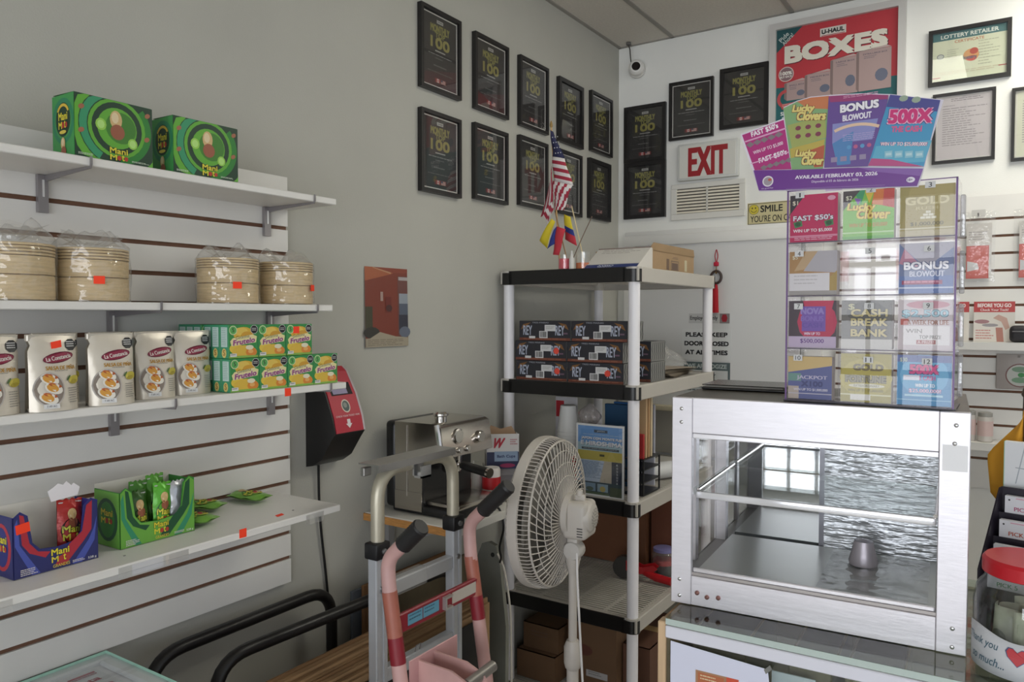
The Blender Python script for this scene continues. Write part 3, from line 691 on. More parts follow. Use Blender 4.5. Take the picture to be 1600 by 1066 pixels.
def cert():
    w, h, bd = .308, .242, .016
    a = Art(); a.rect(bd, bd, w - bd, h - bd, '#d8dcbc'); a.rect(bd, h - bd - .034, w - bd, h - bd, '#3c7276'); a.text('LOTTERY RETAILER', w / 2, h - bd - .018, .215, .017, '#e8ece0', b=.03); a.text('CERTIFICATE', w / 2, h - bd - .045, .11, .012, '#c87a54', b=.03)
    a.ell(w / 2 + .008, .115, .03, .026, '#e0a060', 18); a.ell(w / 2 + .018, .13, .016, .014, '#c8503c', 12); a.ell(w / 2 + .01, .1, .02, .012, '#d8584a', 12); a.text('lottery', w / 2 + .004, .104, .05, .02, '#5a6a78', b=.03)
    a.ell(bd + .03, .125, .014, .011, '#7a8088', 16); a.ell(bd + .03, .125, .011, .008, '#c8ccc0', 14); a.lines(bd + .055, .09, bd + .1, .15, 7, '#b8bca0', .35); a.lines(w - .12, .06, w - .03, .17, 9, '#b4b89c', .3, .6); a.lines(bd + .008, .04, w - .03, .055, 2, '#c8b898', .3); a.rect(bd, .032, bd + .03, .036, '#c04a48'); a.rect(w - bd - .03, .05, w - bd, .054, '#c04a48')
    picture_frame('certificate_frame', 'black framed lottery retailer certificate, landscape, right of the boxes poster', 'framed certificate', (1.507, 3.8895, 2.655), 0, w, h, bd, a)
    for x, z, lab in ((1.527, 2.313, 'black framed typed sheet with a thin silver liner, below the retailer certificate'), (1.82, 2.295, 'black framed sheet cut by the photo\'s edge, beside the typed sheet')):
        w2, h2 = .236, .304; b = Art(); b.rect(.012, .012, w2 - .012, h2 - .012, '#c9c2c4' if x < 1.6 else '#d2d4bc')
        b.lines(.07, .262, .19, .278, 2, '#8c8488', .4, .1); b.lines(.04, .245, .09, .25, 1, '#8c8488', .5); b.lines(.038, .07, .205, .238, 17, '#9a9296', .34, .5)
        picture_frame('certificate_frame', lab, 'framed certificate', (x, 3.8895, z), 0, w2, h2, .012, b, line=(.003, .003))
cert()
# exit sign
t = thing('exit_sign', 'white exit sign with red letters above the louvred vent', 'sign', (0.352, 3.8895, 2.348), 0)
MB().box(0, -0.03, 0, 0.32, 0, 0.19, 0.006).obj('housing', M((204, 205, 202), 0.5), t)
MB().box(0.012, -0.032, 0.012, 0.308, -0.03, 0.178, 0.001, 1).obj('face', M((210, 209, 203), 0.5), t)
a = Art(); a.text('EXIT', 0.164, 0.092, 0.208, 0.148, '#b01c24', b=0.035); a.obj('lettering', t, o=(0, -0.032, 0))
# vent
t = thing('wall_vent', 'white louvred wall vent under the exit sign', 'vent', (0.313, 3.8895, 2.148), 0)
m = MB(); m.box(0, -0.012, 0, 0.391, 0, 0.032, 0.002, 1); m.box(0, -0.012, 0.162, 0.391, 0, 0.188, 0.002, 1); m.box(0, -0.012, 0.032, 0.03, 0, 0.162); m.box(0.361, -0.012, 0.032, 0.391, 0, 0.162); m.obj('frame', M((216, 214, 208), 0.45), t)
MB().box(0.03, -0.004, 0.032, 0.361, 0, 0.162).obj('backing', M((92, 88, 82), 0.7), t)
sl = MB().prism([(0, 0), (0.331, 0), (0.331, 0.010), (0, 0.010)], (0.03, -0.012, 0), (1, 0, 0), (0, 0.45, 1), 0.0015).mesh('louver', M((226, 220, 204), 0.4))
for k in range(8): link('slat', sl, t, (0, 0, 0.034 + k * 0.0162))
MB().box(0.19, -0.0135, 0.032, 0.2, -0.012, 0.162).obj('divider', M((200, 198, 190), 0.45), t)
# smile sign
t = thing('camera_notice', 'cream notice with a yellow smiley, beside the ticket dispenser', 'sign', (0.714, 3.8895, 2.098), 0)
MB().box(0, -0.003, 0, 0.305, 0, 0.11).obj('plate', M((212, 202, 160), 0.45), t)
a = Art(); a.rect(.003, .003, .302, .107, '#2c2a20'); a.rect(.006, .006, .299, .104, '#d4c894'); a.ell(.032, .077, .025, .025, '#2c2a20', 22); a.ell(.032, .077, .0235, .0235, '#dcc82c', 22); a.ell(.024, .084, .003, .005, '#2c2a20', 8); a.ell(.04, .084, .003, .005, '#2c2a20', 8); a.band(.032, .078, .0135, .016, pi + .3, 2 * pi - .3, '#2c2a20', 10)
a.text('SMILE', .118, .078, .108, .034, '#24221c', b=.03); a.text('YOU\'RE ON CAMERA', .153, .03, .275, .033, '#24221c', b=.01); a.obj('print', t, o=(0, -0.003, 0))
# cctv camera with cable
t = thing('security_camera', 'small white turret camera with dark lens in the room corner', 'camera', (0.115, 3.8745, 2.972), 19)
MB().lathe([(0.045, 0), (0.045, -0.012), (0.04, -0.016)], axis='y', n=24).obj('base', M((214, 212, 208), 0.4), t)
MB().lathe([(0.036, -0.012), (0.042, -0.03), (0.04, -0.052), (0.03, -0.064), (0.022, -0.066)], axis='y', n=24).obj('body', M((222, 220, 216), 0.35), t)
MB().lathe([(0.022, -0.064), (0.0225, -0.0675), (0.014, -0.068)], axis='y', n=20).obj('lens', M((22, 16, 18), 0.15), t)
MB().tube(smooth_path([(-0.03, -0.02, 0.03), (-0.034, -0.03, 0.07), (-0.036, -0.03, 0.105), (-0.044, -0.03, 0.125), (-0.04, -0.03, 0.137)], 0.02), 0.0035, 6).obj('cable', M((70, 66, 64), 0.6), t)
MB().box(-0.056, -0.045, 0.126, -0.03, -0.015, 0.1375, 0.003).obj('cable_clip', M((96, 92, 90), 0.6), t)
# small photo print on the left wall
t = thing('photo_print', 'unframed print of an orange-red building corner on the grey left wall', 'photo', (0.001, 1.906, 1.538), 90)
PWd, PHt = .218, .277
MB().sheet(8, 8, lambda u, v: (u * PWd, -0.001 - 0.004 * (1 - v), v * PHt)).obj('paper', M((200, 190, 180), 0.4), t)
a = Art(0.0001); a.rect(0, 0, PWd, PHt, '#8c3c2a'); a.poly([(0, .228), (.13, .255), (.15, .262), (.04, PHt), (0, PHt)], '#b8603a'); a.poly([(.04, .274), (.13, .256), (.132, .262), (.06, PHt), (.04, PHt)], '#c8946a'); a.poly([(.04, PHt), (.14, .26), (PWd, .262), (PWd, PHt)], '#9a4430'); a.rect(.165, .02, PWd, .25, '#7a4a44'); a.rect(.17, .235, PWd, .247, '#b8b0b0'); a.rect(.172, .15, PWd, .188, '#9aa4b0'); a.rect(.172, .11, PWd, .152, '#5a6478'); a.rect(.17, .05, PWd, .112, '#3a3c4c'); a.ell(.2, .05, .03, .02, '#6a7488', 14)
a.rect(0, .05, .035, .14, '#4a4a34'); a.ell(.03, .05, .04, .02, '#3c3c34', 12); a.poly([(0, 0), (PWd, 0), (PWd, .03), (.15, .035), (.07, .052), (.02, .03), (0, .03)], '#b0a48c'); a.lines(.01, .002, .2, .026, 4, '#8c8070'); a.rect(.075, .16, .088, .192, '#b89a90'); a.rect(.1, .12, .13, .175, '#7c2c24'); a.ell(.118, .135, .016, .012, '#54302c', 12)
a.obj('print', t, map=lambda x, y, w: Vector((x, -0.0014 - 0.004 * (1 - y / PHt) - w, y)), r=0.3)

# ticket checker on the left wall
t = thing('ticket_checker', 'black wall machine with a red front panel at the shelf end', 'ticket checker', (0.0005, 1.645, 1.172), 90)
prof = [(0, 0), (0.03, 0.006), (0.07, 0.03), (0.112, 0.09), (0.128, 0.11), (0.128, 0.118), (0.118, 0.16), (0.09, 0.23), (0.05, 0.296), (0.03, 0.312), (0.0, 0.312)]
MB().prism([(-d_, z) for d_, z in prof], (0.128, 0, 0), (0, 1, 0), (0, 0, 1), 0.128).obj('housing', M((26, 25, 26), 0.4), t)
fp = [(0.1295, 0.114), (0.1195, 0.16), (0.0915, 0.231), (0.0515, 0.298), (0.032, 0.313)]
m = MB()
for (d0, z0), (d1, z1) in zip(fp[:-1], fp[1:]):
    m.add([(0.006, -d0 - .0015, z0), (0.122, -d0 - .0015, z0), (0.122, -d1 - .0015, z1), (0.006, -d1 - .0015, z1), (0.006, -d0 + .004, z0), (0.122, -d0 + .004, z0), (0.122, -d1 + .004, z1), (0.006, -d1 + .004, z1)], [(0, 1, 2, 3), (0, 4, 5, 1), (1, 5, 6, 2), (0, 3, 7, 4), (3, 2, 6, 7)])
m.obj('front_panel', M((178, 40, 58), 0.4), t)
MB().tube([(0.125, -d_ - 0.001, z) for d_, z in fp], 0.004, 6).obj('side_trim', M((190, 180, 180), 0.4), t)
def chk(x, y, w):   # panel coordinate y = length up the curved front
    L_ = 0
    for (d0, z0), (d1, z1) in zip(fp[:-1], fp[1:]):
        s_ = math.hypot(d1 - d0, z1 - z0)
        if y <= L_ + s_ or (d1, z1) == fp[-1]:
            k = (y - L_) / s_; nx, nz = (z1 - z0) / s_, -(d1 - d0) / s_
            return Vector((x, -(d0 + (d1 - d0) * k) - nx * (w + .0018), z0 + (z1 - z0) * k + nz * (w + .0018)))
        L_ += s_
a = Art(); a.ell(.066, .082, .018, .0215, '#e0d0c0', 22); a.ell(.066, .082, .0145, .0175, '#4a5a58', 20); a.ell(.064, .085, .008, .009, '#8c9088', 12); a.text('CHECK YOUR TICKET HERE', .064, .0505, .1, .0055, '#e8c8c8', b=.02)
a.poly([(.063, .012), (.076, .026), (.0695, .026), (.0695, .04), (.0565, .04), (.0565, .026), (.05, .026)], '#ece4e4'); a.obj('print', t, map=chk)
a = Art(); a.rect(.02, .118, .11, .16, '#2a2428'); a.rect(.028, .122, .09, .156, '#a8a0c0'); a.obj('screen', t, map=chk, r=0.2)
MB().tube(smooth_path([(0.04, -0.012, 0.0), (0.042, -0.01, -0.1), (0.05, -0.008, -0.2), (0.07, -0.006, -0.34), (0.082, -0.006, -0.44), (0.088, -0.006, -0.56), (0.09, -0.006, -1.1)], 0.1), 0.0042, 7).obj('cord', M((18, 18, 18), 0.5), t)

# ---- things hung on the door
t = thing('hanging_charm', 'red tasselled charm with a dark ring, hung on the door', 'charm', (0.566, 3.8655, 1.66), 0)
red = M((170, 28, 44), 0.7)
MB().tube(smooth_path([(0, -0.006, 0.252), (-0.009, -0.006, 0.29), (0, -0.006, 0.328), (0.009, -0.006, 0.29), (0, -0.006, 0.252)], 0.012), 0.0022, 6).obj('loop', red, t)
MB().box(-0.013, -0.014, 0.238, 0.013, -0.001, 0.26, 0.005).obj('knot', M((190, 30, 60), 0.7), t)
MB().tube([(0, -0.006, 0.24), (0, -0.006, 0.205)], 0.002, 6).lathe([(0.002, 0.205), (0.007, 0.212), (0.006, 0.222), (0.002, 0.23)], (0, -0.007, -.006), 10).obj('bead', M((130, 100, 50), 0.4), t)
MB().tube([(0.027 * cos(a_), -0.008, 0.182 + 0.031 * sin(a_)) for a_ in [2 * pi * k / 22 for k in range(22)]], 0.0068, 8, closed=True).obj('ring', M((66, 50, 46), 0.4), t)
m = MB(); m.lathe([(0.004, 0.145), (0.011, 0.14), (0.013, 0.12), (0.015, 0.06), (0.017, 0.005), (0.014, 0.0)], (0, -0.017, 0), 16)
for k in range(10): m.tube([(0.012 * cos(k * .63), -0.017 + 0.012 * sin(k * .63), 0.12), (0.0165 * cos(k * .63), -0.017 + 0.0155 * sin(k * .63), 0.0)], 0.0022, 5)
m.obj('tassel', M((176, 20, 36), 0.75), t)
def sheet_sign(name, label, cat, loc, w, h, col, draw, rz=0, th=0.0012):
    t = thing(name, label, cat, loc, rz)
    MB().box(0, -th, 0, w, 0, h).obj('sheet', M(col, 0.5), t)
    a = Art(); draw(a, w, h); a.obj('print', t, o=(0, -th, 0)); return t
def emp(a, w, h):
    a.rect(0, 0, w * .74, h, '#c8c8c8'); a.text('Employees Only', w * .37, h * .5, w * .68, h * .55, '#303034', b=.02)
    a.rect(w * .76, 0, w, h, '#8c8484'); a.poly([(w * .83, h * .15), (w * .92, h * .15), (w * .95, h * .55), (w * .92, h * .9), (w * .83, h * .9), (w * .8, h * .5)], '#b02030')
sheet_sign('staff_sign', 'small grey strip sign with a red hand on the door', 'sign', (0.421, 3.8655, 1.606), .215, .05, (205, 205, 203), emp)
def keep(a, w, h):
    a.text('PLEASE KEEP', w / 2, h - .03, .222, .024, '#26262c', b=.06); a.text('DOOR CLOSED', w / 2, h - .076, .235, .024, '#26262c', b=.06); a.text('AT ALL TIMES', w / 2, h - .122, .225, .024, '#26262c', b=.06)
sheet_sign('door_notice', 'white notice with three bold black lines on the door', 'sign', (0.385, 3.8655, 1.412), .26, .165, (216, 217, 217), keep)
def apol(a, w, h):
    a.rect(0, h - .042, w, h, '#5c6e70'); a.rect(w - .012, 0, w, h, '#5c6e70'); a.text('WE APOLOGIZE', w / 2, h - .021, .21, .023, '#c0cccc', b=.04); a.text('FOR ANY', w * .45, h - .07, .12, .018, '#4a5456', b=.03); a.lines(.02, .02, .22, .09, 4, '#7a8688')
sheet_sign('apology_notice', 'white sheet with a teal grey banner, below the door notice', 'sign', (0.396, 3.8655, 1.225), .245, .18, (206, 208, 208), apol)

# ================================================ RIGHT OF THE BACK WALL
slatwall('white slatted panel on the back wall behind the ticket dispenser', 1.14, 3.2, [1.03 + 0.0735 * k for k in range(15)], 2.158, 0.9, (0, 3.8895, 0), 0)
def bshelf(label, z, x0, x1, dep):
    t = thing('shelf', label, 'shelf', (0, 3.869, z), 0)
    MB().box(x0, -dep, -.016, x1, 0, 0, .002, 1).obj('board', white, t)
    MB().box(x0, -dep - .004, -.03, x1, -dep, .002).obj('price_rail', M((214, 212, 208), .4), t); return t
bshelf('white shelf on the back slatted panel, carrying the leaning card', 1.535, 1.45, 3.0, .16)
bshelf('white shelf on the back slatted panel, carrying small spray cans', 1.118, 1.4, 3.0, .16)
clear = glass('blister', base=0.08, edge=0.5, rough=.05, bump=.3, bscale=40, haze=.08)
for x, lab in ((1.655, 'clear bag with a red card hung on the back slatted panel'), (1.845, 'clear red-carded bag cut by the photo\'s edge, hung on the slatted panel')):
    t = thing('hanging_pack', lab, 'pack', (x, 3.868, 1.805), 0)
    MB().box(.012, -.02, .0, .105, -.018, .235).obj('card', M((212, 208, 206), .5), t)
    a = Art(); a.rect(.012, .0, .095, .14, '#d84034'); a.rect(.016, .004, .091, .134, '#e0564a'); a.poly([(.016, .03), (.06, .04), (.054, .065), (.016, .075)], '#d8d8dc'); a.rect(.012, .15, .105, .235, '#d8d2cc'); a.lines(.02, .16, .09, .2, 4, '#a8a0a0'); a.obj('print', t, o=(0, -.02, 0))
    MB().sheet(8, 10, lambda u, v: (-.008 + u * .125, -.024 - .012 * (1 - (2 * u - 1) ** 4) * (1 - (2 * v - 1) ** 6) + .0015 * sin(9 * u + 7 * v), -.015 + v * .3)).obj('bag', clear, t, ang=2)
    MB().tube([(.055, 0, .268), (.055, -.05, .268), (.055, -.055, .276)], .0028, 6).obj('peg_hook', steel, t)
    MB().prism([(0, 0), (.05, 0), (.05, .03), (0, .03)], (.03, -.03, .262), (1, 0, 0), (0, 0, 1), .001).obj('hang_tab', M((196, 194, 190), .5), t)
def bef(a, w, h):
    a.rect(0, h - .045, w, h, '#c83c3c'); a.text('BEFORE YOU GO', w / 2, h - .016, w * .82, .016, '#f0e4e0', b=.04); a.text('Check Your Tech!', w / 2, h - .035, w * .68, .01, '#f0e4e0', b=.03)
    a.rect(0, 0, w, h - .045, '#dad4cc'); a.ell(.03, .085, .028, .009, '#a8787c', 12); a.ell(.06, .07, .03, .007, '#9a9498', 12); a.lines(.008, .006, .08, .05, 4, '#c88078', .4); a.poly([(.07, .1), (.1, .085), (.115, .05), (.13, .06), (.12, .1), (.09, .115)], '#caa092'); a.poly([(.085, .0), (.11, .0), (.105, .06), (.08, .06)], '#b87868')
sheet_sign('tech_card', 'white card with a red heading leaning on the upper back shelf', 'card', (1.70, 3.84, 1.5358), .148, .17, (216, 210, 204), bef, th=.003)
sheet_sign('tech_card', 'second red-headed card, mostly hidden behind the dispenser on the upper back shelf', 'card', (1.535, 3.84, 1.5358), .148, .17, (216, 210, 204), bef, th=.003)
t = thing('coin_pouch', 'small black pouch beside the leaning card on the upper back shelf', 'pouch', (1.89, 3.79, 1.5358), 0)
MB().box(-.06, -.03, 0, .08, .03, .07, .018, 3).obj('body', M((30, 28, 34), .6), t); MB().tube([(-.05, -.031, .045), (.07, -.031, .045)], .003, 6).obj('zipper', M((70, 70, 76), .4), t)
t = thing('round_label_pack', 'clear pack with a round green emblem on the back slatted panel', 'pack', (1.785, 3.868, 1.335), 0)
MB().box(0, -.012, 0, .15, -.004, .15, .004).obj('pack', M((170, 162, 158), .35, noise=.05), t)
a = Art(); a.ell(.085, .06, .052, .05, '#8a5c58', 24); a.ell(.085, .06, .047, .045, '#c8ccc4', 24); a.ell(.085, .085, .03, .012, '#7aa080', 12); a.ell(.085, .04, .03, .012, '#7aa880', 12); a.ell(.09, .062, .013, .01, '#3a9a4a', 12); a.poly([(.11, .05), (.14, .06), (.135, .07), (.115, .06)], '#c05048'); a.rect(.075, .135, .085, .145, '#8c8680'); a.obj('print', t, o=(0, -.012, 0))
MB().tube([(.09, 0, .142), (.09, -.03, .142)], .0025, 6).obj('peg_hook', steel, t)
for x, r_, h_, lab in ((1.703, .016, .13, 'thin spray can by the steel case\'s edge on the lower back shelf'), (1.752, .029, .125, 'wide clear-capped can on the lower back shelf'),):
    t = thing('spray_can', lab, 'can', (x, 3.77, 1.1185), 0)
    MB().lathe([(r_ * .9, 0), (r_, .004), (r_, h_ * .8), (r_ * .9, h_ * .84)], n=20).obj('can', M((196, 190, 184), .35, .1), t)
    MB().lathe([(r_ * .92, h_ * .84), (r_ * .92, h_ * .97), (r_ * .5, h_)], n=20).obj('cap', M((150, 148, 142), .3), t)
    MB().lathe([(r_ + .0004, h_ * .2), (r_ + .0004, h_ * .7)], n=20).obj('label', M((206, 180, 176), .4), t)
# ceiling troffer over the counter, beyond the photo's edge
em = bpy.data.materials.new('tube_light'); em.use_nodes = True
pb = em.node_tree.nodes['Principled BSDF']; pb.inputs['Emission Color'].default_value = (1, .97, .85, 1); pb.inputs['Emission Strength'].default_value = 12.5
em_added = em.copy(); em_added.node_tree.nodes['Principled BSDF'].inputs['Emission Strength'].default_value = 5.0  # for the second, unseen panel, added only to brighten the left wall
for lab, x, y, ln, mt in (('recessed fluorescent panel in the ceiling over the glass counter', 1.95, 2.5, 1.2, em), ('recessed square ceiling panel over the shelving unit\'s approach', 1.0, 2.15, .6, em_added)):
    t = thing('ceiling_light', lab, 'ceiling light', (x, y, 3.106), 0)
    MB().box(0, 0, 0, .6, ln, .006).obj('frame', M((220, 220, 218), .5), t)
    MB().box(.03, .03, -.004, .57, ln - .03, 0).obj('diffuser', mt, t)
# ================================================ PLASTIC SHELVING UNIT
plast = M((186, 181, 173), 0.42, noise=0.02, nscale=10)
postm = M((236, 234, 238), 0.36)
UX, UY, UW, UD = 0.02, 2.70, 0.632, 0.89
UZ = [0.075, 0.467, 0.922, 1.375, 1.83]
t = thing('shelving_unit', 'light grey plastic shelving unit with black front edges in the room corner', 'shelving unit', (UX, UY, 0))
deck = MB()
for k in range(40):
    y = 0.03 + k * 0.0208; deck.box(0.022, y, -0.012, UW - 0.022, y + 0.011, 0)
for x in (0.02, 0.17, 0.32, 0.47, UW - 0.035): deck.box(x, 0.02, -0.03, x + 0.016, UD - 0.02, -0.001)
sk = MB().box(0, 0.05, -0.055, 0.02, UD - 0.05, 0.003, .003, 1).box(UW - 0.02, 0.02, -0.055, UW, UD, 0.003, .003, 1).box(0.0, UD - 0.02, -0.055, UW, UD, 0.003, .003, 1).box(0.0, 0.004, -0.05, UW, 0.024, 0.002)
deck.v, deck.f = deck.v, deck.f
k0 = len(deck.v); deck.v += sk.v; deck.f += [tuple(i + k0 for i in q) for q in sk.f]
for cx_, cy_ in ((0.027, 0.027), (UW - 0.027, 0.027), (0.027, UD - 0.027), (UW - 0.027, UD - 0.027)):
    deck.lathe([(0.03, -0.055), (0.03, 0.004)], (cx_, cy_, 0), 18)
deckm = deck.mesh('shelf', plast)
bk = MB()
prof = [(0.03, -0.001), (0.05, 0.0), (UW * .1, 0.0005), (UW * .88, 0.0005), (UW - 0.05, -0.004), (UW - 0.008, -0.005)]
bk.box(0.045, -0.004, -0.054, UW - 0.05, 0.006, 0.0035, .002, 1)
for cx_ in (0.0285, UW - 0.0285):
    m_ = []
    for a_ in [pi + (pi / 2) * i / 8 if cx_ < .1 else 1.5 * pi + (pi / 2) * i / 8 for i in range(9)]:
        m_.append((cx_ + 0.0325 * cos(a_), 0.0285 + 0.0325 * sin(a_)))
    if cx_ < .1: m_ += [(0.06, -0.004), (0.06, 0.02), (cx_, 0.02)]
    else: m_ = [(UW - 0.06, 0.02), (UW - 0.06, -0.004)] + m_ + [(UW + 0.003, 0.03)]
    bk.prism([(p[0], p[1]) for p in m_], (0, 0, -0.004), (1, 0, 0), (0, 1, 0), 0.05)
bkm = bk.mesh('black_edge', M((20, 19, 20), 0.32))
pst = MB().lathe([(0.0225, 0), (0.0225, UZ[4] - 0.055)], n=20).mesh('post', postm)
for z in UZ:
    s_ = link('shelf', deckm, t, (0, 0, z)); link('black_edge', bkm, s_)
for cx_, cy_ in ((0.027, 0.027), (UW - 0.027, 0.027), (0.027, UD - 0.027), (UW - 0.027, UD - 0.027)): link('post', pst, t, (cx_, cy_, 0))
ZU = [z + 0.0005 for z in UZ]

# --- second shelf: black and orange boxes
_rb = {}
RW, RD, RH = 0.247, 0.15, 0.0825
def reybox(label, x, y, z, stk, rz=0):
    t = thing('black_carton', label, 'box', (x, y, z), rz, 'black and orange cartons on the shelving unit')
    if not _rb:
        _rb['box'] = MB().box(0, 0, 0, RW, RD, RH, .0015, 1).mesh('box', M((38, 38, 44), .35))
        a = Art(); a.rect(.001, .001, RW - .001, RH - .001, '#2a2b33'); a.rect(.001, .001, RW - .001, .012, '#7a3f2c'); a.lines(.02, .004, RW - .02, .009, 1, '#9a5c44', .6, .05)
        for s_ in (-1, 1):
            cx = RW / 2 + s_ * RW * .47
            a.poly([(cx, .045), (cx - s_ * .012, .068), (cx - s_ * .05, .076), (cx - s_ * .034, .064), (cx - s_ * .02, .055)] if s_ < 0 else [(cx, .045), (cx - .02, .055), (cx - .034, .064), (cx - .05, .076), (cx - .012, .068)], '#8a5a28')
        for x_ in (.022, .178): a.text('REY', x_ + .02, .043, .044, .04, '#b4bcd0', b=.02)
        a.text('TRES MARIAS', .105, .075, .08, .006, '#a8acb8', b=.02); a.lines(.05, .012, .068, .02, 1, '#7a5a70', .8); a.lines(.215, .026, .235, .034, 1, '#7a5a70', .8)
        a.rect(.05, .009, .08, .019, '#dedede'); a.barcode(.1, .011, .14, .04)
        a.rect(.126, .04, .178, .066, '#dadada'); a.lines(.132, .046, .172, .06, 3, '#8a8a8a', .3)
        _rb['front'] = a.mesh('front_print', o=(0, -.0002, 0))
        a = Art(); a.rect(.001, .001, RD - .001, RH - .001, '#8c8c88')
        for k in range(7):
            x_ = .012 + k * .021
            a.poly([(x_, .004), (x_ + .012, .03), (x_ + .004, .05), (x_ + .012, RH - .004), (x_ + .004, RH - .004), (x_ - .005, .05), (x_ + .004, .03), (x_ - .006, .004)], '#3c3c3c')
        _rb['side'] = a.mesh('side_print', o=(RW + .0002, 0, 0), u=(0, 1, 0))
    link('box', _rb['box'], t); link('front_print', _rb['front'], t); link('side_print', _rb['side'], t)
    if stk: 
        a = Art(); a.poly([(.02 * (1 if i % 2 else .75) * cos(2 * pi * i / 20) * .75, .02 * (1 if i % 2 else .75) * sin(2 * pi * i / 20) * .75) for i in range(20)], '#ff4a36'); a.obj('price_sticker', t, o=(.203 if stk == 1 else .18, -.0036, .042))
    return t
for r_ in range(3):
    for c_ in range(2):
        x = (0.076, 0.072, 0.092)[r_] + c_ * (RW + .006); z = ZU[3] + r_ * (RH + .0008)
        stk = {(1, 0): 1, (0, 0): 1, (0, 1): 2}.get((r_, c_), 0)
        lab = 'black and orange carton on the shelving unit, %s layer, %s' % (('bottom', 'middle', 'top')[r_], ('stack near the left wall', 'stack beside the front post')[c_])
        reybox(lab, x, 2.738, z, stk)
for k, lab in ((0, 'black carton behind the front stack, lower one, striped end showing past the post'), (1, 'black carton behind the front stack, upper one, striped end showing past the post')):
    reybox(lab, 0.374, 2.9, ZU[3] + k * (RH + .0008), 0)
for k in range(5):
    t = thing('flat_envelope', 'manila sheet in the fanned paper pile on the shelving unit, %s from the bottom' % ('first', 'second', 'third', 'fourth', 'fifth')[k], 'envelope', (0.485, 3.28, ZU[3] + .004 + k * .0062), 8 - k * 5, 'manila sheets on the shelving unit')
    MB().sheet(6, 6, lambda u, v: ((u - .5) * .24, (v - .5) * .32, .0045 * k * .3 * (u - .5) ** 2)).sheet(6, 6, lambda u, v: ((.5 - u) * .24, (v - .5) * .32, .005 + .0045 * k * .3 * (u - .5) ** 2)).obj('sheet', M((206, 196, 180) if k % 2 else (170, 156, 140), .6), t)
t = thing('plastic_bag', 'crumpled clear plastic bag lying on the manila sheets', 'bag', (0.47, 3.36, ZU[3] + .042), 0)
MB().sheet(22, 10, lambda u, v: ((.12 * (1 - v * .85) + .012 * sin(9 * u * 6.28)) * cos(2 * pi * u), (.15 * (1 - v * .85) + .012 * sin(5 * u * 6.28)) * sin(2 * pi * u), .002 + .09 * sin(v * 1.57) * (.75 + .25 * sin(3 * 6.28 * u + 4 * v)))).obj('bag', glass('bag_clear', base=.09, edge=.5, rough=.12, bump=1, bscale=28, haze=.16), t, ang=3)

# --- top shelf
ZT5 = ZU[4] + .004
gl2 = glass('tumbler_glass', base=.06, edge=.6)
t = thing('candle_glass', 'pink candle in a small glass, holding the flag stick', 'candle', (0.305, 2.752, ZT5), 0)
MB().lathe([(.026, 0), (.028, .002), (.028, .06), (.026, .06), (.026, .004)], n=20).obj('glass', gl2, t); MB().lathe([(.0255, .003), (.0255, .044)], n=20).obj('wax', M((214, 84, 98), .45), t)
t = thing('candle_glass', 'orange candle in a wider glass beside the pink one', 'candle', (0.378, 2.775, ZT5), 0)
MB().lathe([(.03, 0), (.032, .002), (.032, .07), (.03, .07), (.03, .004)], n=20).obj('glass', gl2, t); MB().lathe([(.0295, .003), (.0295, .026)], n=20).obj('wax', M((196, 100, 36), .45), t)
t = thing('incense_bottle', 'small white-labelled bottle with a thin stick, before the orange candle', 'bottle', (0.345, 2.737, ZT5), 0)
MB().lathe([(.011, 0), (.011, .04), (.005, .062), (.004, .075)], n=14).obj('bottle', M((206, 204, 200), .3), t); MB().tube([(0, 0, .03), (.05, 0, .13), (.092, 0, .207)], .0018, 6).obj('stick', M((110, 90, 76), .6), t)
def cloth(name, parent, nu, nv, fn, colour):
    """stiff little flag: grid cloth with one colour per cell, two-sided with thickness"""
    v, f, mi, cs = [], [], [], []
    for i in range(nu + 1):
        for j in range(nv + 1): v.append(tuple(fn(i / nu, j / nv)))
    for i in range(nu):
        for j in range(nv):
            a_ = i * (nv + 1) + j; f.append((a_, a_ + nv + 1, a_ + nv + 2, a_ + 1)); c = colour((i + .5) / nu, (j + .5) / nv)
            if c not in cs: cs.append(c)
            mi.append(cs.index(c))
    me = bpy.data.meshes.new(name); me.from_pydata(v, [], f)
    for c in cs: me.materials.append(M(c, .8))
    me.polygons.foreach_set('material_index', mi); me.polygons.foreach_set('use_smooth', [True] * len(f)); me.update()
    o = link(name, me, parent); md = o.modifiers.new('thick', 'SOLIDIFY'); md.thickness = .0012; return o
t = thing('stick_flag', 'small American stick flag hanging folded, upright in the pink candle glass', 'flag', (0.305, 2.752, ZT5 + .045), 0)
MB().tube([(-.026, 0, .0), (-.066, 0, .545)], .0034, 8).obj('stick', M((196, 160, 104), .6), t)
MB().lathe([(.003, .54), (.0065, .546), (.006, .556), (.002, .568)], (-.066, 0, 0), 10).obj('finial', M((150, 120, 62), .4), t)
RED, WH, BL = '#a02c40', '#d8d2d0', '#24264a'
def usc(u, v):
    if v > .68: return BL
    return RED if int(v / .68 * 9) % 2 == 0 else WH
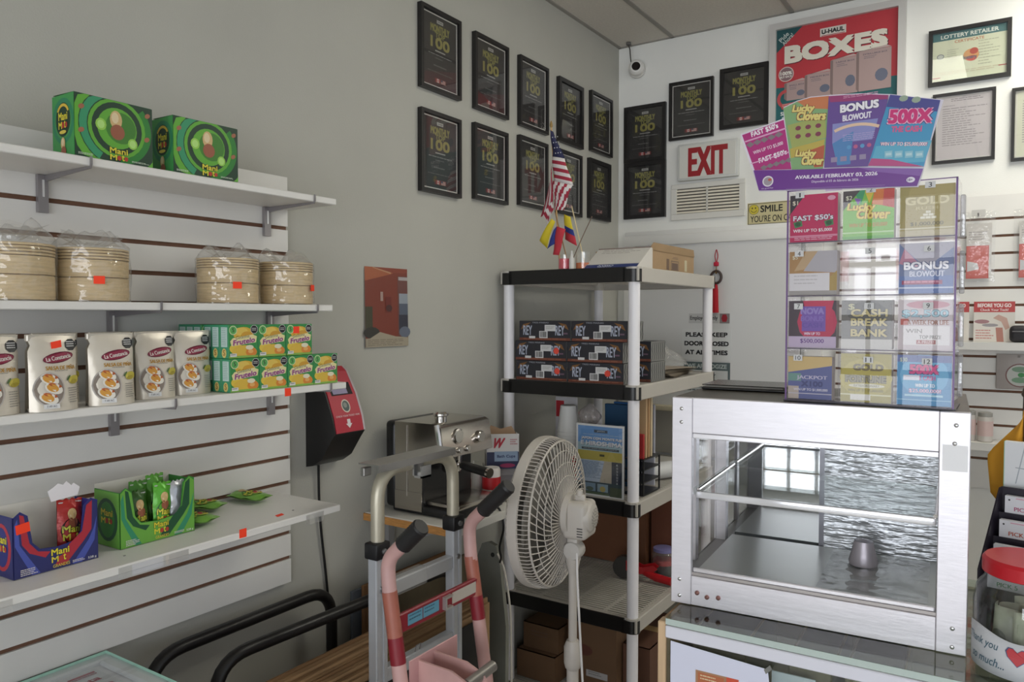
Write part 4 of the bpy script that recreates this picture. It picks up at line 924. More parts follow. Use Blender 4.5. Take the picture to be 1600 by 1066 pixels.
# upper fold: from the stick to the outer edge
def quad(A, B, Cc, D, amp=.012, y0=-.006, ph=0.0):
    """rippled cloth patch between four corners (x, z): A->B along u, A->D along v"""
    def fn(u, v):
        x = (A[0] * (1 - u) + B[0] * u) * (1 - v) + (D[0] * (1 - u) + Cc[0] * u) * v
        z = (A[1] * (1 - u) + B[1] * u) * (1 - v) + (D[1] * (1 - u) + Cc[1] * u) * v
        return (x, y0 - amp * sin(u * 3.0 + ph) - amp * .4 * sin(v * 6 + ph), z)
    return fn
cloth('fold', t, 8, 9, quad((-.064, .53), (-.052, .52), (.002, .405), (-.056, .42)), lambda u, v: BL)
cloth('fold', t, 8, 7, quad((-.056, .42), (.002, .405), (.042, .292), (-.05, .32)), lambda u, v: RED if int(v * 7) % 2 else WH)
cloth('fold', t, 15, 8, quad((-.05, .32), (.042, .292), (.0, .195), (-.044, .2), .014, -.012), lambda u, v: RED if int(u * 6 + v * 2.4) % 2 == 0 else WH)
cloth('fold', t, 10, 12, quad((-.055, .38), (-.062, .36), (-.118, .178), (-.05, .2), .01, -.004, 1.2), lambda u, v: RED if int(u * 5) % 2 == 0 else WH)
cloth('fold', t, 8, 10, quad((-.05, .235), (-.105, .19), (-.08, .14), (-.046, .2), .008, -.012, .6), lambda u, v: RED if int(u * 4 + v) % 2 else WH)
stars = Art(.0001)
for k in range(12): stars.ell(-.046 + .012 * (k % 3) + .005 * (k // 3), .494 - .022 * (k // 3), .0026, .0026, '#d8d8d8', 6)
stars.obj('stars', t, map=lambda x, y, w: Vector((x, -.0235 - w, y)))
t = thing('stick_flag', 'small yellow, blue and red stick flag, drooping below the striped flag', 'flag', (0.318, 2.745, ZT5 + .045), 0)
MB().tube([(.0, 0, 0), (-.055, 0, .19)], .0025, 6).obj('stick', M((150, 120, 84), .6), t)
YE, BU, RD_ = '#d0bc2c', '#2c3a86', '#bc3440'
cloth('fold', t, 6, 6, quad((-.06, .165), (-.118, .078), (-.083, .043), (-.045, .15), .008, -.02), lambda u, v: YE)
cloth('fold', t, 5, 5, quad((-.05, .1), (-.03, .13), (-.036, .06), (-.075, .04), .006, -.03), lambda u, v: BU)
cloth('fold', t, 6, 6, quad((-.03, .13), (.012, .115), (-.02, .012), (-.048, .015), .008, -.03), lambda u, v: RD_)
t = thing('stick_flag', 'second small stick flag with a yellow and blue cloth, behind the drooping one', 'flag', (0.37, 2.80, ZT5 + .028), 0)
MB().tube([(0, 0, 0), (-.06, .0, .235)], .0025, 6).obj('stick', M((206, 190, 150), .6), t)
cloth('fold', t, 6, 9, quad((-.09, .205), (-.06, .19), (-.03, .07), (-.085, .1), .006, -.01), lambda u, v: YE if v < .45 else (BU if v < .72 else RD_))
# slanted card display
t = thing('countertop_display', 'white slanted cardboard display with a blue lettered strip, on the shelving unit', 'display', (0.40, 2.735, ZT5), 0)
MB().prism([(0, 0), (.15, 0), (.15, .082), (.135, .085)], (.232, 0, 0), (0, 1, 0), (0, 0, 1), .232).obj('body', M((206, 202, 196), .55), t)
a = Art(); a.rect(.002, .002, .23, .028, '#2c3c7c'); a.text('AVISO', .09, .018, .07, .011, '#d8dcec', b=.04); a.text('NUEVO', .09, .008, .06, .006, '#d8dcec', b=.03); a.rect(.004, .03, .228, .155, '#d2cec6'); a.lines(.03, .11, .2, .15, 3, '#9c968e', .3)
a.obj('print', t, o=(0, -.0004, 0), u=(1, 0, 0), v=(0, .135, .085))
MB().tube([(0, .136, .0855), (.232, .136, .0855)], .003, 6).obj('top_edge', M((120, 100, 92), .6), t)
card = M((166, 138, 104), .7, noise=.05, nscale=9)
def cardboard(name, label, loc, rz, w, d, h, flaps=0.0, col=card, tape=True, group=None, art=None):
    t = thing(name, label, 'box', loc, rz, group); k = .004
    MB().box(0, 0, 0, w, k, h).box(0, d - k, 0, w, d, h).box(0, k, 0, k, d - k, h).box(w - k, k, 0, w, d - k, h).box(k, k, 0, w - k, d - k, k).obj('carton', col, t)
    if flaps:
        MB().prism([(0, 0), (w, 0), (w * .94, flaps), (w * .06, flaps)], (0, d, h), (1, 0, 0), (0, .25, 1), .003).obj('flap', col, t)
        MB().prism([(0, 0), (d, 0), (d * .94, flaps * .8), (d * .06, flaps * .8)], (0, 0, h), (0, 1, 0), (.5, 0, 1), .003).obj('flap', col, t)
        MB().prism([(0, 0), (d, 0), (d * .6, flaps * .5), (d * .1, flaps * .7)], (w, 0, h), (0, 1, 0), (-1, 0, .25), .003).obj('flap', col, t)
    else:
        MB().box(0, 0, h - .003, w, d / 2 - .001, h).box(0, d / 2 + .001, h - .003, w, d, h).obj('flap', col, t)
        if tape: MB().box(-.0008, d / 2 - .025, h - .05, w + .0008, d / 2 + .025, h + .0008).obj('tape', M((188, 158, 112), .25), t)
    if art:
        a = Art(); art(a, w, h); a.obj('print', t, o=(0, -.0002, 0))
    return t
bx = cardboard('cardboard_box', 'open brown cardboard box on top of the shelving unit', (0.36, 3.44, ZT5), -90, 0.52, 0.24, 0.082, .03)
a = Art(); a.rect(.3, .008, .33, .055, '#7a5c44'); a.rect(.19, .008, .28, .05, '#7a5c44'); a.rect(.196, .012, .274, .046, '#a8845c'); a.rect(.2, .012, .27, .04, '#6c5040'); a.lines(.2, .055, .27, .066, 2, '#7a5c44'); a.rect(.09, .01, .12, .06, '#ccc29c'); a.obj('print', bx, o=(0, .2402, 0), u=(1, 0, 0), v=(0, 0, 1), map=lambda x, y, w: Vector((x, .2403 + w, y)))

# --- third shelf
Z3 = ZU[2] + .003
def hiro(a, w, h):
    a.rect(0, 0, w, h, '#f0f0f0'); g = .008
    a.rect(g, h * .72, w - g, h - g, '#6ca2e4'); a.rect(g, h * .6, w - g, h * .74, '#a8c8d4'); a.rect(g, h * .5, w - g, h * .63, '#c8b850'); a.rect(g, h * .54, w - g, h * .575, '#c8b850')
    a.rect(w * .38, h * .885, w * .66, h * .925, '#4a5a6c'); a.text('JAPON', w * .52, h * .905, w * .16, .007, '#c8d4e0', b=.02)
    a.lines(w * .15, h * .845, w * .95, h * .86, 1, '#a8c0d8', .5, .05)
    for dx, c in ((.0015, '#4a5a78'), (0, '#e4e6ea')): a.text('JAPON CON MONTE FUJI', w * .53 + dx, h * .80 - dx, w * .84, h * .045, c, b=.05); a.text('E HIROSHIMA', w * .53 + dx, h * .735 - dx, w * .86, h * .062, c, b=.06)
    a.rect(w * .12, h * .645, w * .9, h * .675, '#4e585c'); a.lines(w * .16, h * .652, w * .86, h * .667, 1, '#9aa4a8', .6, .05); a.rect(w * .5, h * .56, w * .6, h * .59, '#5a5a3c')
    a.rect(g, g, w - g, h * .5, '#b4c8e0'); a.poly([(w * .5, h * .2), (w * .75, h * .2), (w * .75, h * .5), (w * .6, h * .5)], '#c0b4a0'); a.lines(w * .06, h * .24, w * .6, h * .48, 13, '#5c7494', .35, .35)
    a.rect(w * .75, h * .16, w - g, h * .5, '#343c50')
    for i, ch in enumerate('ROSSOTA'): a.text(ch, w * .865, h * (.46 - .042 * i), .007, .008, '#d0d4dc', b=.03)
    a.rect(g, g, w - g, h * .2, '#3a4c54'); a.rect(w * .18, h * .07, w * .42, h * .18, '#7a98b0'); a.ell(w * .3, h * .1, w * .08, h * .03, '#5a6a5c', 10); a.rect(w * .46, h * .07, w * .68, h * .18, '#88a4b4'); a.ell(w * .57, h * .11, w * .06, h * .04, '#b8a860', 10); a.rect(w * .72, h * .02, w - g, h * .15, '#4a5440'); a.rect(g, g, w * .7, h * .06, '#54684c')
t = thing('travel_flyer', 'blue and yellow travel flyer upright in a clear holder at the unit\'s front edge', 'flyer', (0.374, 2.727, Z3), 0)
FWd, FH = .212, .288
MB().box(0, 0, 0, FWd, .002, FH).obj('sheet', M((215, 215, 213), .5), t); a = Art(); hiro(a, FWd, FH); a.obj('print', t, o=(0, 0, 0))
MB().box(-.003, -.004, 0, FWd + .003, -.0025, FH + .004).box(-.003, .003, 0, FWd + .003, .0045, FH + .004).box(-.003, .0045, 0, FWd + .003, .05, .002).obj('holder', glass('acrylic', base=.05, edge=.4), t)
t = thing('foam_cups', 'sleeve of white foam cups standing upside down on a red pack', 'cups', (0.262, 2.86, Z3 + .128), 0)
cp = MB().lathe([(.047, 0), (.0475, .004), (.046, .006), (.0335, .11), (.03, .112)], n=20).mesh('cup', M((222, 222, 220), .5))
for k in range(7): link('cup', cp, t, (0, 0, k * .0165))
t = thing('red_pack', 'red packet under the foam cups on the shelving unit', 'packet', (0.21, 2.80, Z3), 0)
MB().box(0, 0, 0, .105, .12, .127, .004).obj('pack', M((178, 36, 44), .4), t); a = Art(); a.rect(.015, .09, .09, .1, '#d0a0a0'); a.ell(.05, .06, .018, .012, '#d05838', 12); a.obj('print', t, o=(0, 0, 0))
def leaf(name, label, loc, rz, w, h, d, col, cat='folder', top=None):
    t = thing(name, label, cat, loc, rz); MB().box(0, 0, 0, w, d, h, .002, 1).obj('cover', M(col, .45), t)
    if top: MB().box(.004, -.001, h * .75, w * .4, 0, h * .95).obj('patch', M(top, .5), t)
    return t
leaf('paper_folder', 'white folder with a red patch, behind the foam cups near the left', (0.135, 2.97, Z3), 0, .11, .36, .008, (206, 204, 208), top=(180, 40, 50))
leaf('ring_binder', 'dark blue curved folder standing behind the travel flyer', (0.39, 2.95, Z3), 0, .11, .345, .02, (26, 70, 106), 'binder')
leaf('ring_binder', 'brighter blue folder standing just behind the dark blue one', (0.415, 2.985, Z3), 0, .105, .352, .012, (44, 98, 156), 'binder')
leaf('paper_folder', 'white folder beside the blue folders, against the front post', (0.50, 3.03, Z3), 0, .085, .345, .008, (200, 200, 210))
t = thing('plastic_bag', 'crumpled clear bag with a dark blue box, between cups and blue folder', 'bag', (0.345, 2.90, Z3 + .245), 0)
MB().sheet(18, 8, lambda u, v: ((.048 + .006 * sin(6 * 6.28 * u)) * cos(2 * pi * u) * sin(.25 + v * 2.6), .036 * sin(2 * pi * u) * sin(.25 + v * 2.6), .095 * v + .006 * sin(9 * u + 5 * v))).obj('bag', glass('bag_clear2', (.9, .82, .82), base=.2, edge=.5, rough=.08, bump=1, bscale=40, haze=.2), t, ang=3)
t = thing('stacked_box', 'dark blue box holding up the crumpled clear bag, behind the flyer', 'box', (0.322, 2.865, Z3), 0)
MB().box(0, 0, 0, .085, .075, .244, .002, 1).obj('carton', M((30, 40, 92), .4), t); MB().box(.06, -.0008, .2, .085, 0, .244).obj('white_end', M((205, 205, 205), .5), t)
for k, (c, lab) in enumerate((((172, 44, 44), 'red file folder, outermost of the upright folders past the post'), ((196, 164, 124), 'tan file folder, second of the upright folders past the post'), ((184, 146, 104), 'brown file folder, third of the upright folders past the post'), ((206, 186, 150), 'cream file folder, innermost of the upright folders past the post'))):
    t = thing('file_folder', lab, 'folder', (0.565, 2.835 + k * .026, Z3 + .12), 0, 'upright file folders on the shelving unit'); 
    t.location.z = Z3 + .1465; MB().box(0, 0, 0, .055, .012, .1 if k < 1 else .25, .002, 1).obj('cover', M(c, .6), t)
t = thing('letter_tray', 'black tiered letter tray under the upright folders', 'tray', (0.535, 2.825, Z3), 0)
m = MB()
for z in (0, .05, .1, .142): m.box(0, 0, z, .09, .17, z + .004)
for x_, y_ in ((0, 0), (.084, 0), (0, .164), (.084, .164)): m.box(x_, y_, .004, x_ + .006, y_ + .006, .142)
m.obj('tray', M((28, 28, 30), .35), t)
t = thing('paper_roll', 'white paper roll lying near the unit\'s right edge', 'roll', (0.55, 3.17, Z3 + .0375), 0)
t.rotation_euler[2] = RAD(62)
MB().lathe([(.012, -.13), (.037, -.13), (.037, .13), (.012, .13)], axis='x', n=22).obj('roll', M((212, 212, 212), .55), t); MB().lathe([(.013, -.131), (.013, .131)], axis='x', n=12).obj('core', M((150, 128, 96), .7), t)
for k in range(3):
    t = thing('paper_stack', 'sheaf of white paper on the third unit shelf, %s of three' % ('rearmost', 'middle', 'front')[k], 'paper', (0.425, 3.33 - k * .0, Z3 + k * .011), 3 * k, 'sheaves of paper on the unit')
    MB().box(0, 0, 0, .2, .2, .0105).obj('sheets', M((188, 184, 176), .7), t)
# --- fourth shelf
Z4 = ZU[1] + .003
cardboard('cardboard_box', 'brown cardboard box at the back of the slotted fourth shelf', (0.05, 3.3, Z4), 0, .38, .2, .3, col=M((120, 78, 52), .7, noise=.06, nscale=8), tape=False)
cardboard('cardboard_box', 'narrow reddish cardboard box behind the front post on the fourth shelf', (0.445, 3.33, Z4), 0, .13, .2, .34, col=M((112, 66, 46), .7, noise=.06, nscale=8), tape=False)
t = thing('tape_dispenser', 'red tape gun with a black roll on the slotted shelf', 'tape dispenser', (0.435, 3.13, Z4), 12)
MB().lathe([(.016, -.018), (.05, -.018), (.05, .018), (.016, .018)], (-.03, 0, .0505), 22, axis='y').obj('tape_roll', M((56, 54, 50), .3), t)
rdm = M((176, 26, 34), .3)
MB().prism([(-.02, .04), (.03, .03), (.09, .035), (.12, .06), (.1, .075), (.05, .06), (-.02, .085)], (0, -.02, 0), (1, 0, 0), (0, 0, 1), .004).prism([(-.02, .04), (.03, .03), (.09, .035), (.12, .06), (.1, .075), (.05, .06), (-.02, .085)], (0, .024, 0), (1, 0, 0), (0, 0, 1), .004).obj('side_plate', rdm, t)
MB().tube([(.04, 0, .045), (.07, -.008, .036), (.115, -.018, .024), (.185, -.035, .0185)], [.012, .016, .018, .017], 12).obj('handle', rdm, t)
MB().box(-.006, -.026, .002, .02, .026, .05, .002, 1).obj('cutter_guard', M((24, 40, 38), .4), t)
t = thing('glass_jar', 'clear jar with a lilac lid and dark contents, beside the tape gun', 'jar', (0.535, 3.26, Z4), 0)
MB().lathe([(.048, 0), (.052, .004), (.052, .1), (.044, .108)], n=24).obj('jar', glass('jar_glass', (.95, .95, .95), base=.07, edge=.5, haze=.08), t); MB().lathe([(.046, .003), (.046, .05)], n=20).obj('contents', M((36, 36, 38), .5), t); MB().lathe([(.046, .05), (.046, .07)], n=20).obj('red_layer', M((170, 40, 44), .5), t); MB().lathe([(.047, .1085), (.047, .122), (.043, .124)], n=24).obj('lid', M((126, 122, 170), .4), t)
# --- bottom shelf boxes
Z5 = ZU[0] + .003
brn = M((112, 84, 60), .75, noise=.06, nscale=7)
cardboard('cardboard_box', 'lower brown box at the wall side of the unit\'s bottom shelf', (0.06, 2.77, Z5), 0, .19, .35, .12, col=brn)
cardboard('cardboard_box', 'upper brown box at the wall side of the unit\'s bottom shelf', (0.075, 2.8, Z5 + .1215), 0, .175, .3, .11, col=M((102, 76, 52), .75, noise=.06, nscale=7), art=lambda a, w, h: a.lines(.04, .05, .14, .08, 2, '#6a4c38'))
bb = cardboard('cardboard_box', 'wide brown box with a white label on the unit\'s bottom shelf', (0.268, 2.85, Z5), 0, .23, .34, .27, col=brn)
a = Art(); a.rect(.09, .042, .19, .07, '#c8c4c4'); a.lines(.1, .048, .17, .066, 2, '#8c8c8c'); a.obj('shipping_label', bb, o=(0, -.0004, 0)); a = Art(); a.ell(.07, .15, .05, .025, '#6e3c30', 16); a.obj('print', bb, o=(0, -.0004, 0))
cardboard('cardboard_box', 'reddish brown box at the outer end of the unit\'s bottom shelf', (0.505, 2.9, Z5), 0, .12, .4, .2, col=M((100, 68, 52), .75, noise=.06, nscale=7))

# ================================================ WALL TABLE, ESPRESSO MACHINE AND NEIGHBOURS
TZ = 0.975
t = thing('wall_table', 'white-topped wall table with a wood-coloured front edge, under the espresso machine', 'table', (0.002, 1.9, 0))
MB().box(0, 0, TZ - .028, .395, .72, TZ, .002, 1).obj('tabletop', M((214, 212, 206), .35), t)
MB().box(0, -.006, TZ - .027, .395, 0, TZ - .003).obj('wood_edge', M((196, 140, 78), .5, noise=.2, nscale=30, stretch=(1, 1, 8)), t)
br = MB().box(0, 0, -.14, .018, .03, 0).box(0, 0, -.018, .3, .03, 0).prism([(.02, -.12), (.27, -.018), (.25, -.018), (.02, -.104)], (0, .012, 0), (1, 0, 0), (0, 0, 1), .006).mesh('bracket', M((150, 148, 146), .5))
for y in (.1, .55): link('bracket', br, t, (0.001, y, TZ - .029))
chrome = M((206, 202, 198), 0.12, 1.0, bump=.02, bscale=30)
ss = M((188, 182, 174), 0.22, 1.0, bump=.03, bscale=20)
dk = M((26, 26, 27), 0.35)
t = thing('espresso_machine', 'chrome espresso machine with a black-handled portafilter on the wall table', 'espresso machine', (0.036, 1.965, TZ + .0005))
MB().box(0, 0, .012, .05, .28, .31, .016, 3).obj('back_panel', dk, t)
prof = [(.046, .07), (.165, .07), (.165, .19), (.236, .19), (.262, .2), (.246, .3), (.225, .312), (.046, .31)]
MB().prism(prof, (0, .002, 0), (1, 0, 0), (0, 0, 1), .276).obj('body', ss, t, ang=.9)
MB().box(.046, .0, .012, .165, .28, .075).obj('lower_body', ss, t)
MB().box(.1, -.0012, .06, .102, .0, .3).obj('seam', M((230, 228, 224), .2, .8), t)
MB().tube([(.25, .006, .19), (.24, .004, .25), (.228, .006, .31)], .011, 10).obj('corner_trim', chrome, t)
MB().box(.165, .006, .02, .168, .274, .188).obj('splash_panel', dk, t)
MB().box(.03, .006, .0, .31, .274, .03, .006).obj('drip_base', dk, t); MB().box(.17, .02, .03, .308, .26, .046, .004).obj('drip_tray', ss, t)
def dial(x, y, z, r, d, m_): return MB().lathe([(r, 0), (r, d * .8), (r * .85, d)], n=18, axis='x').obj('gauge' if r > .02 else 'button', m_, t, (x, y, z))
dial(.248, .085, .265, .026, .012, chrome); dial(.2605, .085, .265, .021, .001, M((190, 186, 178), .2, .3))
for y in (.04, .085, .13): dial(.256, y, .219, .011, .012, chrome)
dial(.252, .2, .25, .02, .02, chrome)
MB().lathe([(.02, 0), (.02, .02), (.026, .024), (.026, .03), (.018, .036)], (.2, .06, .311), 18).obj('top_knob', chrome, t)
MB().lathe([(.034, .15), (.036, .19)], (.215, .1, .022), 22).obj('group_head', chrome, t); MB().lathe([(.03, .118), (.034, .125), (.034, .15)], (.215, .1, .022), 22).obj('portafilter', chrome, t)
MB().tube([(.245, .098, .167), (.268, .094, .166)], .0075, 10).obj('portafilter_neck', chrome, t)
MB().tube([(.264, .095, .166), (.285, .092, .165), (.33, .087, .161), (.38, .082, .156)], [.013, .0155, .0155, .0165], 14).obj('portafilter_handle', dk, t); MB().tube([(.38, .082, .156), (.389, .0805, .155)], .0172, 14).obj('handle_cap', chrome, t)
# things beside the machine
t = thing('paper_cup_box', 'torn open white and navy box with a red script letter, by the espresso machine', 'box', (0.178, 2.375, TZ + .085), 40)
k = .002
bw, bd_, bh = .125, .085, .135
MB().box(0, 0, 0, bw, k, bh).box(0, bd_, 0, bw, bd_ + k, bh * .9).box(0, 0, 0, k, bd_, bh * .93).box(bw - k, 0, 0, bw, bd_, bh * .95).box(0, 0, 0, bw, bd_, k).obj('carton', M((206, 204, 204), .5), t)
MB().prism([(0, 0), (bw, 0), (bw * .85, .03), (bw * .5, .02), (bw * .2, .034)], (0, bd_, bh * .9), (1, 0, 0), (0, .4, 1), .002).obj('torn_flap', M((150, 122, 96), .7), t)
a = Art(); a.rect(.001, .001, bw - .001, .066, '#2c3258'); a.rect(.03, .03, .12, .068, '#8ca4c4'); a.text('Bath Cups', .075, .048, .07, .014, '#2c3a6a', b=.03); a.text('W', .05, .1, .045, .04, '#c4283c', b=.04, sh=.5); a.lines(.09, .09, .12, .115, 3, '#c88088'); a.ell(.08, .014, .03, .008, '#a02c60', 12); a.obj('front_print', t, o=(0, 0, 0))
a = Art(); a.rect(.001, .001, bd_ - .001, .055, '#8a8488'); a.text('W', bd_ * .45, .1, .035, .028, '#c4283c', b=.04, sh=.5); a.obj('side_print', t, o=(0, bd_, 0), u=(0, -1, 0))
t = thing('storage_box', 'low clear-sided carton under the torn white box', 'box', (0.171, 2.38, TZ + .0005), 40)
MB().box(0, 0, 0, .135, .1, .084, .002, 1).obj('carton', M((150, 148, 152), .35), t); MB().box(.02, -.001, .02, .11, 0, .06).obj('label', M((120, 118, 124), .4), t)
t = thing('coffee_canister', 'white canister with a red band, behind the portafilter handle', 'canister', (0.235, 2.325, TZ + .0005), 0)
MB().lathe([(.032, 0), (.034, .004), (.034, .1), (.03, .108)], n=22).obj('canister', M((206, 200, 196), .4), t); MB().lathe([(.0346, .03), (.0346, .075)], n=22).obj('red_band', M((176, 30, 36), .4), t)
t = thing('water_glass', 'clear plastic cup with a white sleeve beside the machine\'s steam wand', 'cup', (0.165, 2.31, TZ + .0005), 0)
MB().lathe([(.03, 0), (.032, .002), (.038, .12), (.036, .12), (.03, .005)], n=22).obj('cup', gl2, t); MB().lathe([(.0325, .01), (.037, .1)], n=20).obj('sleeve', M((190, 188, 184), .5), t)
t = thing('spice_bottle', 'small dark bottle with a tan label in front of the clear cup', 'bottle', (0.118, 2.28, TZ + .0005), 0)
MB().lathe([(.02, 0), (.022, .004), (.022, .06), (.01, .08), (.01, .1)], n=16).obj('bottle', M((60, 42, 32), .3), t); MB().lathe([(.0225, .01), (.0225, .05)], n=16).obj('label', M((176, 150, 120), .5), t)
t = thing('dark_jug', 'dark rounded jug at the back of the wall table, behind the fan', 'jug', (0.33, 2.545, TZ + .0005), 0)
MB().lathe([(.04, 0), (.05, .02), (.052, .1), (.036, .15), (.026, .17), (.028, .19)], n=20).obj('body', M((24, 24, 28), .35), t); MB().tube(smooth_path([(.045, 0, .06), (.085, 0, .07), (.085, 0, .14), (.03, 0, .165)], .03), .007, 8).obj('handle', M((24, 24, 28), .35), t)
t = thing('gift_card_stand', 'small beige tent card on the table\'s outer corner', 'card', (0.34, 2.275, TZ + .0005), 60)
MB().prism([(0, 0), (.05, 0), (.025, .055)], (.07, 0, 0), (0, 1, 0), (0, 0, 1), .07).obj('card', M((186, 180, 166), .5), t)
# ================================================ BOX RACK, FLAT CARTONS, HAND TRUCKS
blk = M((24, 22, 22), 0.38)
t = thing('tube_rack', 'black bent-tube rack with two hoops against the left wall', 'rack', (0, 0, 0))
MB().tube(smooth_path([(.08, 1.065, 0), (.08, 1.065, .797), (.08, 1.672, .797), (.08, 1.672, 0)], .1, 7), .0175, 14).obj('hoop', blk, t)
MB().tube(smooth_path([(.205, 1.165, 0), (.205, 1.165, .785), (.255, 2.08, .785), (.255, 2.08, 0)], .1, 7), .0175, 14).obj('hoop', blk, t)
MB().tube([(.08, 1.075, .06), (.205, 1.17, .06)], .012, 10).tube([(.08, 1.665, .06), (.25, 2.06, .06)], .012, 10).obj('foot_bar', blk, t)
kraft = M((172, 138, 100), .8, noise=.1, nscale=14, bump=.1, bscale=50)
kraft2 = M((146, 112, 78), .8, noise=.1, nscale=14)
def flat_mesh(w, h, mat):
    """corrugated sheet: two liners with a wavy core between, on edge"""
    m = MB(); n = 46; y0, y1 = 0, w
    m.box(0, 0, 0, .0012, w, h).box(.0046, 0, 0, .0058, w, h)
    top = h - .001
    for i in range(n):
        a0, a1 = y0 + (y1 - y0) * i / n, y0 + (y1 - y0) * (i + 1) / n
        xa, xb = (.0012, .0046) if i % 2 else (.0046, .0012)
        m.add([(xa, a0, 0), (xb, a1, 0), (xb, a1, top), (xa, a0, top)], [(0, 1, 2, 3)])
    return m.mesh('sheet', mat)
fms = {}
ordw = ['first', 'second', 'third', 'fourth', 'fifth', 'sixth', 'seventh', 'eighth', 'ninth', 'tenth', 'eleventh', 'twelfth', 'thirteenth', 'fourteenth']
for k in range(12):
    t = thing('flattened_carton', 'flattened brown carton on edge, %s from the tube rack towards the hand trucks' % ordw[k], 'carton', (.288 + k * .0094, 1.2 + (k * 37 % 11) * .005, .0005), 0, 'flattened cartons standing in the rack')
    link('sheet', flat_mesh(.86, .722 - .0042 * k - .003 * (k % 2), kraft if k % 3 else kraft2), t)
t = thing('shade_sheet', 'black sheet standing in for shade between the flattened cartons and the silver hand truck', 'board', (.402, 1.22, .0005), 0)
MB().box(0, 0, 0, .006, .8, .655, .001, 1).obj('sheet', M((18, 17, 17), .6), t)  # added black sheet imitating the dark shade below the cartons' near edge
for k, (y, z, c, lab) in enumerate(((1.80, .735, (90, 96, 104), 'grey-blue flattened carton close to the left wall behind the trucks'), (1.83, .75, (128, 92, 58), 'taller brown flattened carton next to the grey-blue one'), (1.88, .72, (112, 100, 78), 'olive brown flattened carton third from the wall behind the trucks'))):
    t = thing('flattened_carton', lab, 'carton', (.03 + k * .022, y, .0005), 0, 'flattened cartons leaning by the left wall')
    MB().box(0, 0, 0, .012, .5, z, .002, 1).obj('sheet', M(c, .75, noise=.1, nscale=12), t)

# silver hand truck
alum = M((196, 199, 204), .38, .35, noise=.03, nscale=20)
old = M((188, 182, 164), .38, .45, noise=.12, nscale=12)
t = thing('hand_truck', 'silver aluminium hand truck with a rounded hoop handle, behind the pink one', 'hand truck', (.44, 0, 0))
YL, YR = 1.497, 1.828
for y in (YL, YR):
    m = MB(); m.box(-.016, y - .019, .16, .016, y + .019, 1.035, .003, 1)
    m.box(.016, y - .019, .16, .019, y - .006, 1.035).box(.016, y + .006, .16, .019, y + .019, 1.035)
    m.obj('rail', alum, t)
    MB().box(-.022, y - .027, 1.0, .026, y + .027, 1.045, .006, 2).obj('end_cap', M((26, 26, 28), .4), t)
    for z in (.92, 1.022): MB().lathe([(.008, .026 if z > 1 else .019), (.008, .031 if z > 1 else .023), (.004, .033 if z > 1 else .0255)], (0, y, z), 10, axis='x').obj('bolt', M((150, 150, 150), .3, .8), t)
MB().tube(smooth_path([(0, YL + .004, 1.0), (0, YL + .004, 1.232), (0, YR, 1.232), (0, YR, 1.0)], .085, 8), .0185, 16).obj('hoop_handle', old, t)
m = MB().box(-.04, YL - .025, 1.2515, .034, YR - .03, 1.256).box(.030, YL - .025, 1.236, .034, YR - .03, 1.2515).box(-.03, YL - .03, 1.222, -.016, YL + .0, 1.245, .002, 1)
m.obj('top_plate', M((166, 164, 162), .35, .8), t)
MB().box(.016, 1.625, 1.2, .022, 1.665, 1.246).box(.022, 1.625, 1.196, .05, 1.665, 1.202).box(.044, 1.625, 1.196, .05, 1.665, 1.23).obj('hook_clip', M((190, 192, 196), .2, .9), t)
for z in (.905, .675, .42, .2): MB().box(-.014, YL, z - .02, .014, YR, z + .02, .003, 1).obj('crossbar', alum, t)
MB().box(-.0165, YL + .02, .88, .0165, YL + .19, .93, .002, 1).obj('tape_wrap', glass('tape_clear', base=.12, edge=.5, rough=.1, haze=.1), t)
MB().tube([(.02, 1.628, .702), (.024, 1.628, .72), (.024, 1.648, .72), (.02, 1.648, .702)], .0016, 6).obj('wire_loop', steel, t)
MB().box(-.026, YL - .02, .16, -.019, YR + .02, .36, .002, 1).obj('nose_plate', alum, t)
for y in (YL - .075, YR + .035):
    MB().lathe([(.03, 0), (.115, .0), (.12, .01), (.12, .03), (.115, .04), (.03, .04)], (.09, y, .1205), 22, axis='y').obj('wheel', M((30, 30, 30), .6), t)
MB().tube([(.09, YL - .08, .1205), (.09, YR + .08, .1205)], .009, 10).obj('axle', steel, t)
for y in (YL, YR): MB().box(-.016, y - .016, .1, .1, y + .016, .17).obj('axle_bracket', alum, t)

# pink hand truck, leaning against the silver one
pink = M((196, 156, 152), .42, noise=.1, nscale=10)
redp = M((132, 32, 44), .4, noise=.05, nscale=14)
rust = M((164, 98, 82), .36, noise=.08, nscale=18)
t = thing('hand_truck', 'faded pink hand truck with black ribbed grips and a red crossbar, in front', 'hand truck', (.6, 0, 0))
xz = lambda z: (1.04 - z) * .16
ys = (1.362, 1.69)
for i, y in enumerate(ys):
    dz = .012 * i
    MB().tube(smooth_path([(xz(.93), y, .93), (xz(1.0), y, 1.0 + dz), (.0, y + .004, 1.06 + dz), (.06, y + .006, 1.115 + dz)], .05, 8), .0178, 14).obj('upper_tube', pink, t)
    MB().tube([(xz(.985), y, .985), (xz(.878), y, .878)], .0188, 14).obj('worn_sleeve', rust, t)
    MB().tube([(xz(.878), y, .878), (xz(.815), y, .815)], [.019, .019], 14).obj('red_patch', redp, t)
    MB().tube([(xz(.815), y, .815), (xz(.12), y, .12)], .0180, 14).obj('lower_tube', pink, t)
    g = []; rr = []
    for k in range(19):
        s_ = k / 18; L_ = (.68, 1)[i]; g.append((.045 + .088 * s_ * L_, y + .006, 1.10 + .082 * s_ * L_ + dz)); rr.append((.0215 + (.0008 if k % 2 else -.0004)) * (1 if 0 < k < 18 else .9))
    MB().tube(g, rr, 16).obj('grip', M((28, 27, 28), .5), t)
m = MB()
xb = xz(.905)
m.box(xb + .002, ys[0], .882, xb + .014, ys[1], .93, .003, 1); m.obj('crossbar', redp, t)
